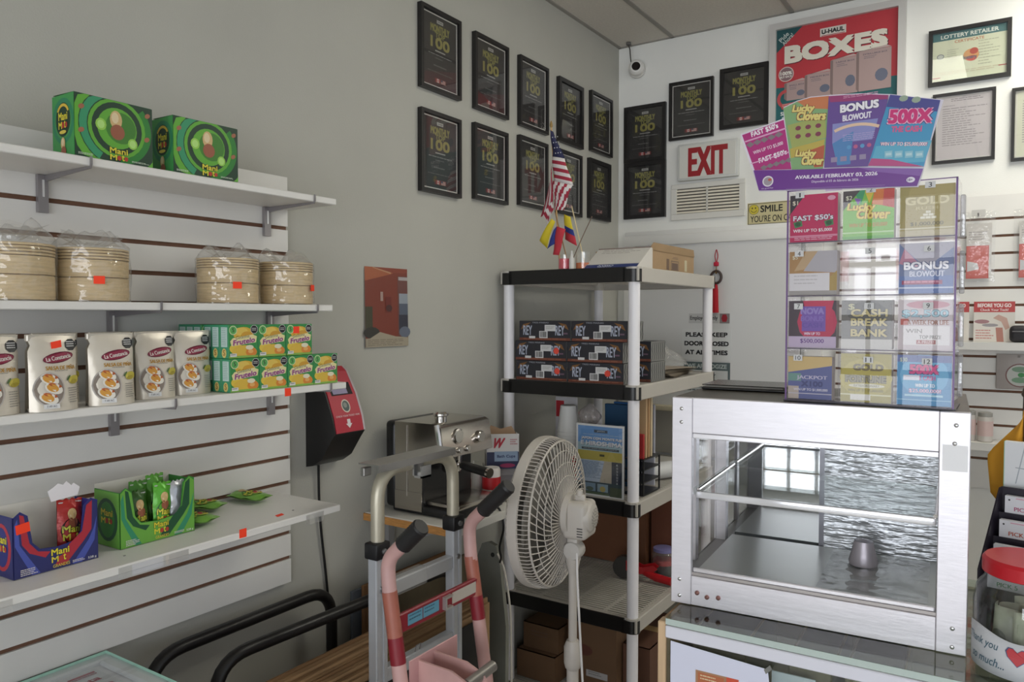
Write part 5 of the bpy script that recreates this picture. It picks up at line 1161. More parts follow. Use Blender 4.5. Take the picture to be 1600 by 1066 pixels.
def lab(a): 
    a.rect(.034, .009, .156, .043, '#7a2836'); a.rect(.035, .012, .09, .04, '#5a9cb8'); a.rect(.093, .012, .155, .04, '#5a9cb8'); a.lines(.04, .018, .086, .036, 2, '#3a6a80', .4); a.lines(.098, .018, .15, .036, 2, '#3a6a80', .4)
a = Art(); a.rect(.21, .01, .315, .04, '#c4bcb0'); a.obj('paper_label', t, o=(xb + .014, ys[0], .882), u=(0, 1, 0), v=(0, 0, 1))
a = Art(); lab(a); a.obj('label', t, o=(xb + .014, ys[0], .882), u=(0, 1, 0), v=(0, 0, 1))
MB().box(xb + .014, ys[0] + .17, .89, xb + .026, ys[0] + .2, .895).box(xb + .014, ys[0] + .17, .918, xb + .026, ys[0] + .2, .923).box(xb + .014, ys[0] + .17, .895, xb + .026, ys[0] + .175, .918).obj('square_socket', M((190, 190, 186), .3, .7), t)
MB().box(xz(.55), ys[0], .53, xz(.55) + .012, ys[1], .57, .003, 1).obj('crossbar', pink, t)
for y in (1.418, 1.478):
    prof = [(.0, .0), (.10, .0), (.155, .03), (.165, .075), (.15, .1), (.1, .118), (.0, .12)]
    MB().prism(prof, (xz(.72), y, .685), (1, 0, 0), (0, 0, 1), .006).obj('curved_plate', pink, t)
MB().box(xz(.72) - .004, 1.385, .685, xz(.72), 1.575, .815, .002, 1).obj('back_plate', M((196, 150, 150), .45, noise=.08), t)
MB().tube([(xz(.72) + .138, 1.43, .775), (xz(.72) + .14, 1.535, .782)], .014, 12).obj('plate_tube', M((150, 146, 140), .35, .5), t)
MB().box(xz(.12), ys[0] - .02, .0075, xz(.12) + .18, ys[1] + .02, .0135).obj('nose_plate', pink, t)
for y in (ys[0] - .07, ys[1] + .03): MB().lathe([(.03, 0), (.105, .0), (.112, .01), (.112, .03), (.105, .04), (.03, .04)], (xz(.12) - .06, y, .1125), 22, axis='y').obj('wheel', M((34, 32, 32), .6), t)
MB().tube([(xz(.12) - .06, ys[0] - .07, .1125), (xz(.12) - .06, ys[1] + .07, .1125)], .009, 10).obj('axle', steel, t)
MB().box(xz(.12) - .065, ys[0] - .012, .1, xz(.12) + .01, ys[0] + .012, .15).box(xz(.12) - .065, ys[1] - .012, .1, xz(.12) + .01, ys[1] + .012, .15).box(xz(.12)-.012, ys[0] - .018, .0135, xz(.12)+.012, ys[0] + .018, .13).box(xz(.12)-.012, ys[1] - .018, .0135, xz(.12)+.012, ys[1] + .018, .13).obj('axle_bracket', pink, t)

# grey board leaning under the table, with cords
t = thing('grey_board', 'grey rounded board with a hanging hole, leaning below the wall table', 'board', (.14, 2.3, .0005), 0)
t.rotation_euler[0] = RAD(-2)
pts = [(-.02, 0), (.17, 0), (.165, .5), (.13, .74), (.11, .79), (.08, .8), (.05, .79), (.03, .74)]
MB().prism(pts, (0, 0, 0), (1, 0, 0), (0, 0, 1), .02).obj('board', M((122, 122, 113), .5, noise=.14, nscale=7), t)
MB().lathe([(.0085, 0), (.0085, -.0015)], (.1, 0, .755), 12, axis='y').obj('hole', M((30, 30, 28), .7), t)
e_ = [q for q in C.objects if q.name == 'espresso_machine'][0]
MB().tube(smooth_path([(.324, .2, .012), (.345, .2, .008), (.366, .2, -.05), (.326, .225, -.14), (.33, .235, -.175), (.309, .255, -.2)], .03), .004, 7).obj('power_cord', M((18, 18, 18), .5), e_)
t = tag(MB().tube(smooth_path([(.30, 2.27, .785), (.325, 2.275, .74), (.35, 2.28, .6), (.355, 2.28, .3), (.345, 2.28, .02)], .08), .004, 7).obj('extension_cord', M((196, 190, 178), .5)), 'white cord hanging beside the grey board', 'cord')

# ================================================ PEDESTAL FAN
fw_ = M((190, 184, 176), .4); fdk = M((190, 186, 180), .45)
t = thing('pedestal_fan', 'off-white pedestal fan seen from behind, before the shelving unit', 'fan', (.645, 2.035, 0), 7)
FZ = 1.04; FR = .228
PX = .09
MB().lathe([(.19, 0), (.195, .01), (.19, .022), (.06, .035), (.035, .06)], (PX, .0, .0005), 32).obj('base', fw_, t)
MB().lathe([(.0185, .05), (.0185, .56), (.023, .565), (.027, .58), (.027, .63), (.0185, .65)], (PX, 0, 0), 20).obj('pole', fw_, t)
MB().lathe([(.0132, .645), (.0132, .905)], (PX, 0, 0), 18).obj('extension_pole', fw_, t)
MB().lathe([(.0135, .855), (.02, .885), (.025, .91), (.025, .935), (.018, .95)], (PX, 0, 0), 18).box(PX - .014, -.02, .9, PX + .022, .02, .985, .008, 2).obj('neck', fw_, t)
MB().lathe([(.0, -.026), (.026, -.024), (.03, -.018), (.03, .018), (.026, .024), (0.0, .026)], (PX + .004, 0, .932), 18, axis='y').obj('tilt_joint', fdk, t)
# motor housing
MB().lathe([(.058, .066), (.064, .074), (.064, .092)], (0, 0, FZ), 28, axis='x').obj('hub_ring', fw_, t)
m = MB().box(.072, -.05, FZ - .066, .15, .05, FZ + .046, .016, 4)
m.lathe([(.05, .11), (.049, .142), (.042, .155), (.03, .161)], (0, 0, FZ - .002), 24, axis='x'); m.obj('motor_housing', fw_, t)
a = Art()
for k in range(3):
    for j in range(6 + 5 * k):
        an = 2 * pi * j / (6 + 5 * k); a.ell((.01 + .009 * k) * cos(an), (.01 + .009 * k) * sin(an), .0026, .0026, '#6a6864', 6)
a.obj('rear_vent', t, o=(.161, 0, FZ - .002), u=(0, 1, 0), v=(0, 0, 1))
a = Art()
for k in range(4): a.rect(0, k * .008, .018, k * .008 + .0036, '#55534f')
a.obj('side_vent', t, o=(.122, -.0502, FZ - .054), u=(1, 0, 0), v=(0, 0, 1))
MB().lathe([(.006, .04), (.006, .056), (.01, .06), (.01, .076), (.007, .078)], (.112, 0, FZ), 14).box(.098, -.006, FZ + .043, .13, .006, FZ + .064, .003).obj('swing_knob', fw_, t)
# grilles
def ringm(m, r, x, th, n=56): return m.tube([(x, r * cos(2 * pi * k / n), FZ + r * sin(2 * pi * k / n)) for k in range(n)], th, 6, closed=True)
m = MB(); m.lathe([(FR - .004, -.02), (FR + .003, -.022), (FR + .005, -.01), (FR + .004, .008), (FR - .002, .01), (FR - .005, -.02)], (0, 0, FZ), 64, axis='x'); m.obj('rim_band', fw_, t)
def grille(sign, nsp, twist, th, prof):
    m = MB()
    for k in range(nsp):
        a0 = 2 * pi * k / nsp; p = []
        for (x, r, s_) in prof:
            an = a0 + twist * s_; p.append((x * sign, r * cos(an), FZ + r * sin(an)))
        m.tube(p, th, 4, cap=False)
    return m
m = grille(1, 104, 0, .0014, [(.008, FR, 0), (.034, FR - .002, 0), (.044, FR - .008, 0)])
ringm(m, FR - .008, .044, .0034)
o = m.obj('rear_side_grille', fw_, t)
m = grille(1, 56, .62, .00175, [(.044, FR - .008, 0), (.053, .195, .1), (.062, .155, .32), (.068, .11, .62), (.07, .06, 1)])
for r_, x_ in ((.19, .054), (.155, .062), (.115, .0675)): ringm(m, r_, x_, .0016)
m.obj('rear_grille', fw_, t)
m = grille(-1, 60, -.5, .0013, [(.015, FR, 0), (.04, .2, .1), (.05, .14, .5), (.052, .055, 1)])
for r_, x_ in ((.2, -.04), (.14, -.05)): ringm(m, r_, x_, .0014)
m.lathe([(.055, -.05), (.055, -.056), (.02, -.058)], (0, 0, FZ), 24, axis='x'); m.obj('front_grille', fw_, t)
bl = []
for k in range(3):
    a0 = 2 * pi * k / 3 + .4
    def fb(u, v, a0=a0):
        r = .035 + .165 * u; an = a0 + (v - .5) * (1.1 + .5 * u) + .3 * u
        return (.015 - .03 * (v - .5) * (1.4 - u), r * cos(an), FZ + r * sin(an))
    o = MB().sheet(8, 6, fb).obj('blade', M((128, 124, 118), .3), t); md = o.modifiers.new('thick', 'SOLIDIFY'); md.thickness = .002
MB().lathe([(.0, -.03), (.03, -.028), (.036, -.02), (.036, .03)], (0, 0, FZ), 22, axis='x').obj('blade_hub', M((128, 124, 118), .35), t)
MB().tube(smooth_path([(.112, -.022, .93), (.116, -.03, .86), (.125, -.03, .7), (.14, -.03, .45), (.145, -.03, .2), (.19, -.06, .03), (.3, -.2, .006)], .1), .0035, 7).obj('cord', M((222, 220, 218), .45), t)

# ================================================ GLASS-TOPPED FREEZER
t = thing('chest_freezer', 'white chest freezer with a glass lid and a poster under it, below the lowest shelf', 'freezer', (.03, .99, 0), 0)
wf = M((222, 222, 226), .35)
MB().box(0, -1.3, .06, .62, 0, .79, .012, 2).obj('body', wf, t)
m = MB().box(0, -1.3, .79, .03, 0, .832, .004, 1).box(.59, -1.3, .79, .62, 0, .832, .004, 1).box(.03, -.034, .79, .59, 0, .832, .004, 1).box(.03, -1.3, .79, .59, -1.26, .832, .004, 1); m.obj('lid_frame', wf, t)
MB().box(.034, -.026, .824, .588, -.012, .829).obj('rail', M((200, 196, 210), .3, .2), t)
MB().box(.004, -1.29, .8325, .61, -.004, .839).obj('glass_lid', glass('lid_glass', (.985, 1, .992), base=.045, edge=.5), t)
MB().box(.004, -.0042, .8325, .61, -.0032, .8392).box(.004, -1.29, .8325, .0052, -.004, .8392).obj('glass_edge', M((172, 220, 202), .25), t)
MB().box(.03, -1.26, .79, .59, -.034, .8195).obj('liner', M((214, 217, 222), .5), t)
for x in (.05, .53):
    for y in (-.08, -1.22): MB().lathe([(.02, 0), (.024, .06)], (x, y, .0005), 12).obj('foot', M((40, 40, 40), .5), t)
p = thing('ice_cream_poster', 'white poster with a yellow and purple picture and red script, under the freezer\'s glass lid', 'poster', (.064, .955, .8205), 0)
MB().box(0, -.62, 0, .42, 0, .0015).obj('sheet', M((216, 214, 220), .4), p)
a = Art(); a.rect(0, 0, .6, .415, '#dadae2')
a.ell(.375, .33, .095, .055, '#c89a54', 24); a.ell(.36, .335, .06, .035, '#b8c050', 18); a.ell(.39, .345, .025, .02, '#d8dc98', 14); a.ell(.43, .3, .035, .03, '#54405c', 16); a.ell(.33, .305, .04, .02, '#8a9a3c', 14)
a.text('Santa', .545, .36, .075, .022, '#b83050', b=.04); a.text('Clara', .545, .333, .05, .014, '#c87888', b=.02); a.ell(.56, .312, .028, .012, '#b82c48', 18); a.text('SC', .56, .312, .024, .012, '#e8c8d0', b=.05); a.rect(.53, .392, .59, .401, '#b83050'); a.lines(.53, .382, .59, .388, 1, '#b83050', .6, .02)
a.rect(.5, .2, .58, .28, '#b0b0c0'); a.rect(.43, .2, .49, .27, '#e4e4ea'); a.lines(.4, .05, .58, .18, 6, '#a8a8b8')
a.obj('print', p, o=(.42, -.615, .0015), u=(0, 1, 0), v=(-1, 0, 0))
# ================================================ GLASS SHOWCASE COUNTER
wood = M((206, 176, 140), .5, noise=.12, nscale=8, stretch=(6, 6, .6))
cg = glass('counter_glass', (.95, .98, .96), base=.05, edge=.55)
t = thing('showcase_counter', 'glass showcase counter with a white front rail and a pale wood end', 'counter', (1.24, 1.54, 0), 2)
CW, CD = 1.6, .62
MB().box(-.018, 0, 0, 0, .03, .99, .002, 1).obj('end_post', wood, t)
MB().box(-.018, .03, 0, -.004, CD, .985).obj('end_panel', M((170, 138, 104), .55, noise=.12, nscale=8, stretch=(6, 6, .6)), t)
MB().box(-.045, .07, .86, -.019, .16, .93, .004, 1).obj('wood_ledge', M((214, 190, 146), .5), t)
MB().box(0, -.004, .958, CW, .012, .984, .002, 1).obj('front_rail', M((222, 222, 232), .3), t)
MB().box(0, 0, .985, CW, CD, .9995).obj('glass_top', glass('top_glass', (.9, .95, .9), base=.07, edge=.55), t)
MB().box(0.0, -.0012, .986, CW, -.0004, .999).obj('glass_edge', M((186, 200, 194), .2), t)
MB().box(.003, .001, .42, CW, .005, .958).obj('front_glass', cg, t)
MB().box(0, 0, 0, CW, CD, .42, .003, 1).obj('base_cabinet', M((150, 140, 130), .5), t)
MB().box(0, .1, .77, CW, CD - .03, .778).obj('glass_shelf', cg, t)
MB().box(0, CD - .03, .42, CW, CD - .012, .985).obj('back_doors', M((120, 110, 92), .5), t)
for x in (.5, 1.05): MB().box(x, .008, .42, x + .012, .02, .958).obj('mullion', M((170, 168, 166), .35, .5), t)
brass = M((176, 146, 90), .3, .8)
for x0, y, w in ((.02, .11, .12), (.235, .075, .085), (.345, .065, .1)):
    q = thing('display_tray', 'olive display tray with a brass rim under the counter glass, %s from the wood end' % {.02: 'first', .235: 'second', .345: 'third'}[x0], 'tray', (1.24 + x0, 1.54 + y + x0 * .035, .7785), 2, 'trays in the showcase counter')
    MB().box(0, 0, 0, w, .3, .155, .003, 1).obj('tray', M((92, 86, 58), .5, noise=.15, nscale=20), q)
    MB().tube([(0, 0, .157), (w, 0, .157), (w, .3, .157), (0, .3, .157)], .0035, 6, closed=True).obj('rim', brass, q)
for x0, w, h, c, lab in ((.21, .085, .14, (188, 196, 206), 'pale blue card with a yellow spot standing on the counter\'s glass shelf'), (.315, .1, .135, (206, 178, 184), 'pale pink card standing on the counter\'s glass shelf'), (.43, .09, .12, (150, 140, 116), 'olive card standing on the counter\'s glass shelf')):
    q = thing('display_card', lab, 'card', (1.24 + x0, 1.54 + .045 + x0 * .035, .7785), 2)
    MB().box(0, 0, 0, w, .003, h).obj('card', M(c, .5), q)
    a = Art(); a.lines(.008, .02, w - .01, h * .5, 4, '#8c8a90', .4)
    if x0 < .3: a.ell(w * .72, h * .66, .012, .011, '#d0c468', 14); a.rect(.01, h * .35, .035, h * .5, '#6a7a5c')
    a.obj('print', q, o=(0, 0, 0))
q = thing('paper_notice', 'white sheet with a small red and green printed square, taped to the counter\'s front glass', 'notice', (1.252, 1.5385, .548), 2)
m = MB().prism([(0, 0), (.206, 0), (.206, .36), (.203, .385), (.196, .392), (.0, .405)], (0, 0, 0), (1, 0, 0), (0, 0, 1), .0008); m.obj('sheet', M((216, 218, 236), .5), q)
a = Art(); a.rect(.055, .25, .145, .356, '#b8845c'); a.rect(.06, .33, .115, .352, '#c86a3c'); a.rect(.055, .25, .145, .328, '#5a8c5c'); a.rect(.12, .335, .145, .356, '#e85030'); a.lines(.065, .335, .11, .348, 2, '#e8d0a0', .4); a.ell(.1, .29, .03, .025, '#c8b060', 12); a.obj('print', q, o=(0, 0, 0))
MB().prism([(0, 0), (.012, .012), (.008, .02), (-.004, .008)], (.199, -.0012, .382), (1, 0, 0), (0, 0, 1), .0008).obj('tape', M((120, 120, 116), .4), q)

# ================================================ STEEL WARMING CABINET
brush = M((222, 219, 224), .42, .7, noise=.03, nscale=16, bump=.03, bscale=26, stretch=(1, 1, 6))
mirror = M((206, 208, 210), .03, 1.0, bump=.004, bscale=6)
t = thing('food_warmer', 'stainless steel food display cabinet with glass front on the counter', 'display cabinet', (1.214, 1.634, 1.0005), 3.9)
WW, WD, WH_ = .577, .40, .465
MB().box(0, 0, .0, .046, .014, WH_, .0015, 1).obj('corner_post', brush, t); MB().box(WW - .052, 0, .0, WW, .014, WH_, .0015, 1).obj('corner_post', brush, t)
MB().box(.046, .002, WH_ - .078, WW - .052, .016, WH_, .001, 1).obj('top_fascia', brush, t)
MB().box(.046, .003, WH_ - .09, WW - .052, .012, WH_ - .079, .0015, 1).obj('fascia_lip', M((236, 234, 238), .25, .4), t)
MB().box(.046, .002, .0, WW - .052, .016, .066, .001, 1).obj('bottom_fascia', brush, t)
MB().box(.046, .006, .0665, WW - .052, .016, .073).obj('fascia_seam', M((176, 170, 168), .3, .7), t)
MB().box(.048, .006, .0735, WW - .054, .012, .0835, .002, 1).obj('bottom_track', M((238, 236, 242), .15, .6), t)
MB().box(.048, .012, .05, WW - .054, WD - .03, .068).obj('floor_pan', M((204, 206, 204), .3, .35, bump=.03, bscale=14), t)
MB().box(.001, .014, WH_ - .012, WW - .001, WD, WH_, .001, 1).obj('roof', M((64, 60, 54), .35, .3, noise=.1, nscale=10), t)
MB().box(.046, .016, WH_ - .08, WW - .052, WD - .02, WH_ - .013).obj('roof_box', M((150, 150, 150), .35, .8), t)
MB().box(.001, .014, 0, WW - .001, WD, .05).obj('base_box', M((150, 148, 146), .4, .7), t)
for b in ((.001, WD - .03, .03, WD), (WW - .03, WD - .03, WW - .001, WD), (.001, .16, .01, .185)): MB().box(b[0], b[1], .05, b[2], b[3], WH_ - .012).obj('rear_post', brush, t)
MB().box(.003, .014, .05, .006, WD - .03, WH_ - .012).obj('side_glass', glass('warmer_glass', base=.06, edge=.5), t); MB().box(WW - .006, .014, .05, WW - .003, WD - .03, WH_ - .012).obj('side_glass', glass('warmer_glass'), t)
MB().box(.03, WD - .016, .05, .275, WD - .012, WH_ - .012).obj('sliding_door', mirror, t)
MB().box(.262, WD - .024, .05, .274, WD - .016, WH_ - .012).obj('door_edge', M((120, 120, 126), .3, .8), t)
wr = M((190, 193, 197), .26, .6, bump=.7, bscale=16, stretch=(.9, 1, 5))
MB().box(.274, WD - .024, .05, WW - .03, WD - .02, WH_ - .012).obj('film_door', wr, t)
MB().sheet(24, 10, lambda u, v: (.3 + u * .21, .05 + v * .3, .0695 + .006 * (.5 + .5 * sin(7 * u + 5 * v)) * (.5 + .5 * sin(11 * v + 3 * u)) * min(1, 4 * u))).obj('floor_film', glass('film2', base=.2, edge=.5, rough=.06, bump=1, bscale=12, haze=.06), t, ang=3)
SHz = .243
MB().box(.03, .03, SHz, WW - .03, WD - .04, SHz + .006).obj('glass_shelf', glass('warmer_shelf', (.95, .98, .97), base=.06, edge=.6), t)
MB().box(.048, .022, SHz - .006, WW - .054, .03, SHz + .01, .003, 2).obj('shelf_rail', M((240, 240, 244), .15, .5), t)
MB().tube([(.052, .03, SHz + .012), (.05, .37, SHz + .012)], .004, 8).obj('shelf_bracket', chrome, t); MB().tube([(WW - .056, .03, SHz + .012), (WW - .052, .37, SHz + .012)], .004, 8).obj('shelf_bracket', chrome, t)
MB().lathe([(.038, 0), (.04, -.006), (.034, -.012)], (.415, .2, WH_ - .08), 24).obj('lamp_cover', M((90, 88, 84), .4, .4), t)
MB().lathe([(.03, .0), (.032, .008), (.026, .03), (.02, .055), (.0, .06)], (.375, .26, .071), 22).obj('pale_dome', M((176, 170, 178), .35, .4), t)  # small pale rounded dome standing on the floor pan
sc_ = MB().lathe([(.0042, 0), (.0042, -.0016), (.002, -.003)], n=10, axis='y').mesh('screw', M((200, 200, 200), .25, .9))
for x, z in ((.022, .44), (.022, .41), (.02, .055), (.02, .018), (WW - .024, .44), (WW - .026, .405), (WW - .024, .05), (WW - .024, .014)): link('screw', sc_, t, (x, 0, z))
for x, z in ((.082, .024), (.107, .027), (.06, .03)): MB().lathe([(.005, 0), (.005, -.004), (.002, -.006)], n=12, axis='y').obj('button', M((150, 110, 104), .3, .6), t, (x, .002, z))
MB().box(WW - .046, -.0008, .352, WW - .004, .0, .402).obj('sticker', M((238, 238, 240), .6), t)
MB().box(-.001, .01, .0, .04, .0135, .004).obj('foot', M((90, 88, 86), .5), t)
t = thing('black_folder', 'flat black folder with pale edges lying on the steel cabinet\'s top', 'folder', (1.21, 1.835, 1.4665), 3.9)
MB().box(0, 0, 0, .20, .16, .006, .002, 1).obj('cover', M((30, 29, 28), .3), t); MB().box(.01, .01, .0062, .19, .15, .010).obj('pages', M((150, 146, 138), .6), t); MB().box(0, .004, .0103, .196, .156, .0125, .001, 1).obj('top_cover', M((40, 38, 36), .25), t)

# ================================================ SCRATCH TICKET DISPENSER
t = thing('ticket_dispenser', 'clear acrylic lottery ticket dispenser with twelve numbered pockets on the steel cabinet', 'dispenser', (1.445, 1.692, 1.4665), 0)
DW, DD, DH = .315, .11, .446
ac = glass('dispenser_acrylic', (.985, .98, .99), base=.019, edge=.5)
MB().box(0, 0, 0, DW, .003, DH).obj('front_pane', ac, t)
MB().box(0, DD - .003, 0, DW, DD, DH).obj('back_pane', glass('acrylic', base=.05), t)
MB().box(0, .003, 0, .003, DD - .003, DH).box(DW - .003, .003, 0, DW, DD - .003, DH).obj('side_pane', ac, t)
e = MB()
for x in (.0, DW - .0035): e.box(x, -.0005, 0, x + .0035, .0, DH)
for z in (.0, DH - .002): e.box(0, -.0005, z, DW, .0, z + .002)
e.obj('pane_edge', M((104, 70, 128), .3), t)
rz_ = [.004, .113, .224, .336]
for z in rz_: MB().box(.003, .003, z - .002, DW - .003, DD - .003, z + .0005).obj('pocket_floor', ac, t); MB().box(.003, .0005, z - .0022, DW - .003, .003, z + .0002).obj('floor_edge', M((86, 76, 92), .3), t)
for x in (.105, .21): MB().box(x - .001, .006, .003, x + .001, DD - .003, DH - .01).obj('divider', ac, t)
MB().box(-.003, -.003, -.0, DW + .003, DD + .004, .0025).obj('base_plate', M((66, 62, 70), .3), t)
for k, z in enumerate((.02, .12, .225, .335)):
    MB().box(DW + .0005, .06, z, DW + .010, .071, z + .085, .003, 2).obj('latch_bar', glass('latch', (.75, .75, .78), base=.15, edge=.5, haze=.15), t)
for i in range(12):
    r_, c_ = divmod(i, 3); z = rz_[3 - r_]
    x = .052 + .105 * c_ + (-.026, .006, .006)[c_]
    a = Art(); a.rect(-.009, 0, .009, .0125, '#d4d4d4'); a.text(str(i + 1), 0, .00625, .011 if i > 8 else (.003 if i == 0 else .006), .009, '#303034', b=.01); a.obj('pocket_number', t, o=(x, 0, z + .085 - (.003 if r_ else -.008)))
def money(a): pass
def tk(n, draw, dx=0, w=.095, h=.099, dep=.03):
    r_, c_ = divmod(n - 1, 3); z = rz_[3 - r_] + .001
    names = {1: 'hot pink fan ticket book in pocket one, top row', 2: 'green and rainbow ticket book in pocket two, top row', 3: 'gold bar ticket book in pocket three, top row', 4: 'orange and silver ticket book in pocket four', 6: 'blue and red burst ticket book in pocket six', 7: 'purple and red ticket book in pocket seven',
             8: 'grey ticket book with gold block letters in pocket eight', 9: 'white ticket book with teal dollar figures in pocket nine', 10: 'dark blue ticket book in pocket ten, bottom row', 11: 'olive gold ticket book in pocket eleven, bottom row', 12: 'sky blue and pink ticket book in pocket twelve, bottom row'}
    q = thing('ticket_book', names[n], 'ticket book', (1.445 + .005 + .105 * c_ + dx, 1.692 + .0065, 1.4665 + z), 0, 'scratch ticket books in the dispenser')
    MB().box(0, 0, 0, w, dep, h).obj('book', M((206, 198, 196), .5), q)
    a = Art(.00005); draw(a, w, h); a.obj('print', q, o=(0, 0, 0), r=.35)
def t1(a, w, h):
    a.rect(0, 0, w, h, '#d81c5c'); a.poly([(0, h), (0, h * .6), (w * .32, h)], '#3a3038'); a.text('$1', w * .11, h * .83, .011, .01, '#e8e0c0', b=.03); a.ell(w * .87, h * .9, .008, .005, '#e8a0b8', 12)
    for x in (.17, .82): a.poly([(w * (x - .1), h * .42), (w * (x - .06), h * .3), (w * (x + .1), h * .34), (w * (x + .08), h * .46)], '#3a8c4a'); a.ell(w * x, h * .38, .006, .005, '#1f5a30', 10)
    a.text('FAST $50\'s', w * .49, h * .5, w * .86, .014, '#402038', b=.12); a.text('FAST $50\'s', w * .49, h * .5, w * .84, .0125, '#f0e8f0', b=.05); a.text('WIN UP TO $5,000!', w * .48, h * .235, w * .82, .0075, '#f4ecf0', b=.06); a.rect(0, h * .1, w, h * .14, '#e88aa8'); a.lines(w * .1, h * .02, w * .9, h * .09, 2, '#f0b8cc', .4, .05)
def t2(a, w, h):
    a.rect(0, 0, w, h, '#7ac83c'); a.poly([(w * .42, h), (w * .52, h * .72), (w * .62, h)], '#e8c830'); a.poly([(w * .62, h), (w * .56, h * .7), (w * .82, h * .66), (w * .8, h)], '#e87c2c'); a.poly([(w * .8, h), (w * .78, h * .66), (w, h * .6), (w, h)], '#d8483c'); a.poly([(w * .2, h), (w * .36, h * .7), (w * .44, h)], '#3aa868'); a.poly([(w * .22, h * .85), (w * .3, h * .7), (w * .36, h * .82)], '#8a5ab8')
    a.poly([(0, h), (0, h * .6), (w * .34, h)], '#504848'); a.text('$2', w * .12, h * .85, .012, .01, '#e0e0c0', b=.03)
    for dx, c, b in ((.0, '#a84a20', .09), (0, '#f0d85c', .04)): a.text('Lucky', w * .36, h * .64, w * .56, .019, c, b=b, sh=.1, rot=-.05); a.text('Clover', w * .6, h * .5, w * .66, .02, c, b=b, sh=.1, rot=-.05)
    a.text('WIN UP TO $50,000!', w * .5, h * .28, w * .75, .009, '#c89a28', b=.06); a.rect(0, h * .12, w, h * .15, '#b8e098'); a.rect(0, 0, w, h * .06, '#5ab83a')
def t3(a, w, h):
    a.rect(0, 0, w, h, '#a89a50'); a.poly([(0, 0), (w * .2, h), (w, h), (w, 0)], '#b4a45c'); a.text('GOLD', w * .5, h * .7, w * .8, .016, '#d8cc90', b=.05); a.text('RUSH', w * .5, h * .55, w * .4, .006, '#d0c488', b=.03)
    for k, n_ in ((0, 3), (1, 2), (2, 1)):
        for j in range(n_): a.rect(w * (.38 + .1 * j + .05 * k), h * (.34 + .055 * k), w * (.47 + .1 * j + .05 * k), h * (.385 + .055 * k), '#e8e4c8')
    a.text('$1,000,000', w * .5, h * .24, w * .6, .008, '#6a6440', b=.03); a.rect(0, h * .14, w, h * .17, '#d8d0a8'); a.rect(0, 0, w, h * .12, '#c8bc90')
def t4(a, w, h):
    a.rect(0, 0, w, h, '#b88a4c'); a.poly([(w * .35, h), (w * .1, h * .55), (w * .5, h * .62), (w * .75, h)], '#c8a878'); a.poly([(w * .6, h), (w * .3, h * .55), (w, h * .5), (w, h)], '#b8b4b8'); a.rect(0, h * .1, w * .85, h * .5, '#e4e2e2'); a.poly([(w * .85, h * .05), (w, h * .1), (w, h * .55), (w * .85, h * .4)], '#b89a4a'); a.rect(0, 0, w, h * .1, '#a8a49c'); a.lines(w * .1, h * .2, w * .7, h * .45, 3, '#c8c4c4', .3); a.text('$5', w * .12, h * .86, .011, .009, '#e8e0b8', b=.03)
def t6(a, w, h):
    a.rect(0, 0, w, h, '#6a7ca8'); a.poly([(0, h), (w * .5, h * .5), (w, h * .9), (w, h)], '#a8a4b0'); a.poly([(0, h * .6), (w * .5, h * .45), (w * .1, h * .9)], '#c07c94'); a.rect(0, 0, w, h * .35, '#5a78b8'); a.text('BONUS', w * .5, h * .55, w * .84, .017, '#3a4a78', b=.12); a.text('BONUS', w * .5, h * .55, w * .82, .0155, '#f0f0f4', b=.05); a.text('BLOWOUT', w * .52, h * .39, w * .64, .011, '#d8dcec', b=.04); a.rect(w * .06, h * .18, w * .8, h * .26, '#a83c64'); a.lines(w * .1, h * .19, w * .75, h * .25, 1, '#d88aa4', .6, .05); a.rect(0, h * .1, w, h * .13, '#c8d4e8')
def t7(a, w, h):
    a.rect(0, 0, w, h, '#4a3c44'); a.ell(w * .6, h * .55, w * .42, h * .44, '#d02c54', 12); a.poly([(w * .3, h), (w * .95, h), (w * .85, h * .6), (w * .4, h * .6)], '#d83058'); a.rect(w * .28, h * .35, w * .78, h * .88, '#7a54b8'); a.text('NOVA', w * .5, h * .78, w * .5, .014, '#9a84d0', b=.06); a.text('BONUS', w * .5, h * .62, w * .48, .011, '#8a6cc8', b=.05); a.text('CASH', w * .5, h * .48, w * .42, .010, '#6a4cb0', b=.05); a.text('WIN UP TO', w * .5, h * .3, w * .34, .006, '#e8d8f0', b=.04); a.rect(0, 0, w, h * .24, '#c8b4d0'); a.text('$500,000', w * .5, h * .14, w * .5, .010, '#6a3c90', b=.04)
def t8(a, w, h):
    a.rect(0, 0, w, h, '#6c6a60'); a.ell(w * .5, h * .75, w * .4, h * .22, '#56564c', 14); a.text('$', w * .2, h * .86, .012, .014, '#c8c490', b=.03)
    for y, s_ in ((.74, 'CASH'), (.55, 'BREAK'), (.33, 'BANK')): a.text(s_, w * .55, h * y, w * .74, .017, '#3c3a30', b=.12); a.text(s_, w * .55, h * y, w * .72, .0155, '#c8b870', b=.05)
    a.rect(0, 0, w, h * .2, '#c8c6bc')
def t9(a, w, h):
    a.rect(0, 0, w, h, '#d4c8c8'); a.ell(w * .55, h * .9, w * .4, h * .08, '#d08c98', 12); a.text('$2,500', w * .5, h * .72, w * .86, .017, '#2c6a80', b=.1); a.text('$2,500', w * .5, h * .72, w * .84, .0155, '#a8d4e0', b=.05); a.rect(w * .05, h * .5, w * .2, h * .62, '#c8503c'); a.text('A WEEK FOR LIFE', w * .55, h * .55, w * .76, .009, '#a86a4c', b=.05); a.rect(w * .1, h * .1, w * .95, h * .48, '#e8e4e0'); a.text('WIN', w * .3, h * .38, w * .3, .008, '#a09a94', b=.03); a.text('TOP PRIZE', w * .6, h * .26, w * .4, .007, '#8c8680', b=.03); a.rect(w * .35, h * .12, w * .7, h * .2, '#b86a64'); a.text('A PRIZE!', w * .52, h * .16, w * .3, .006, '#e8d8d4', b=.03)
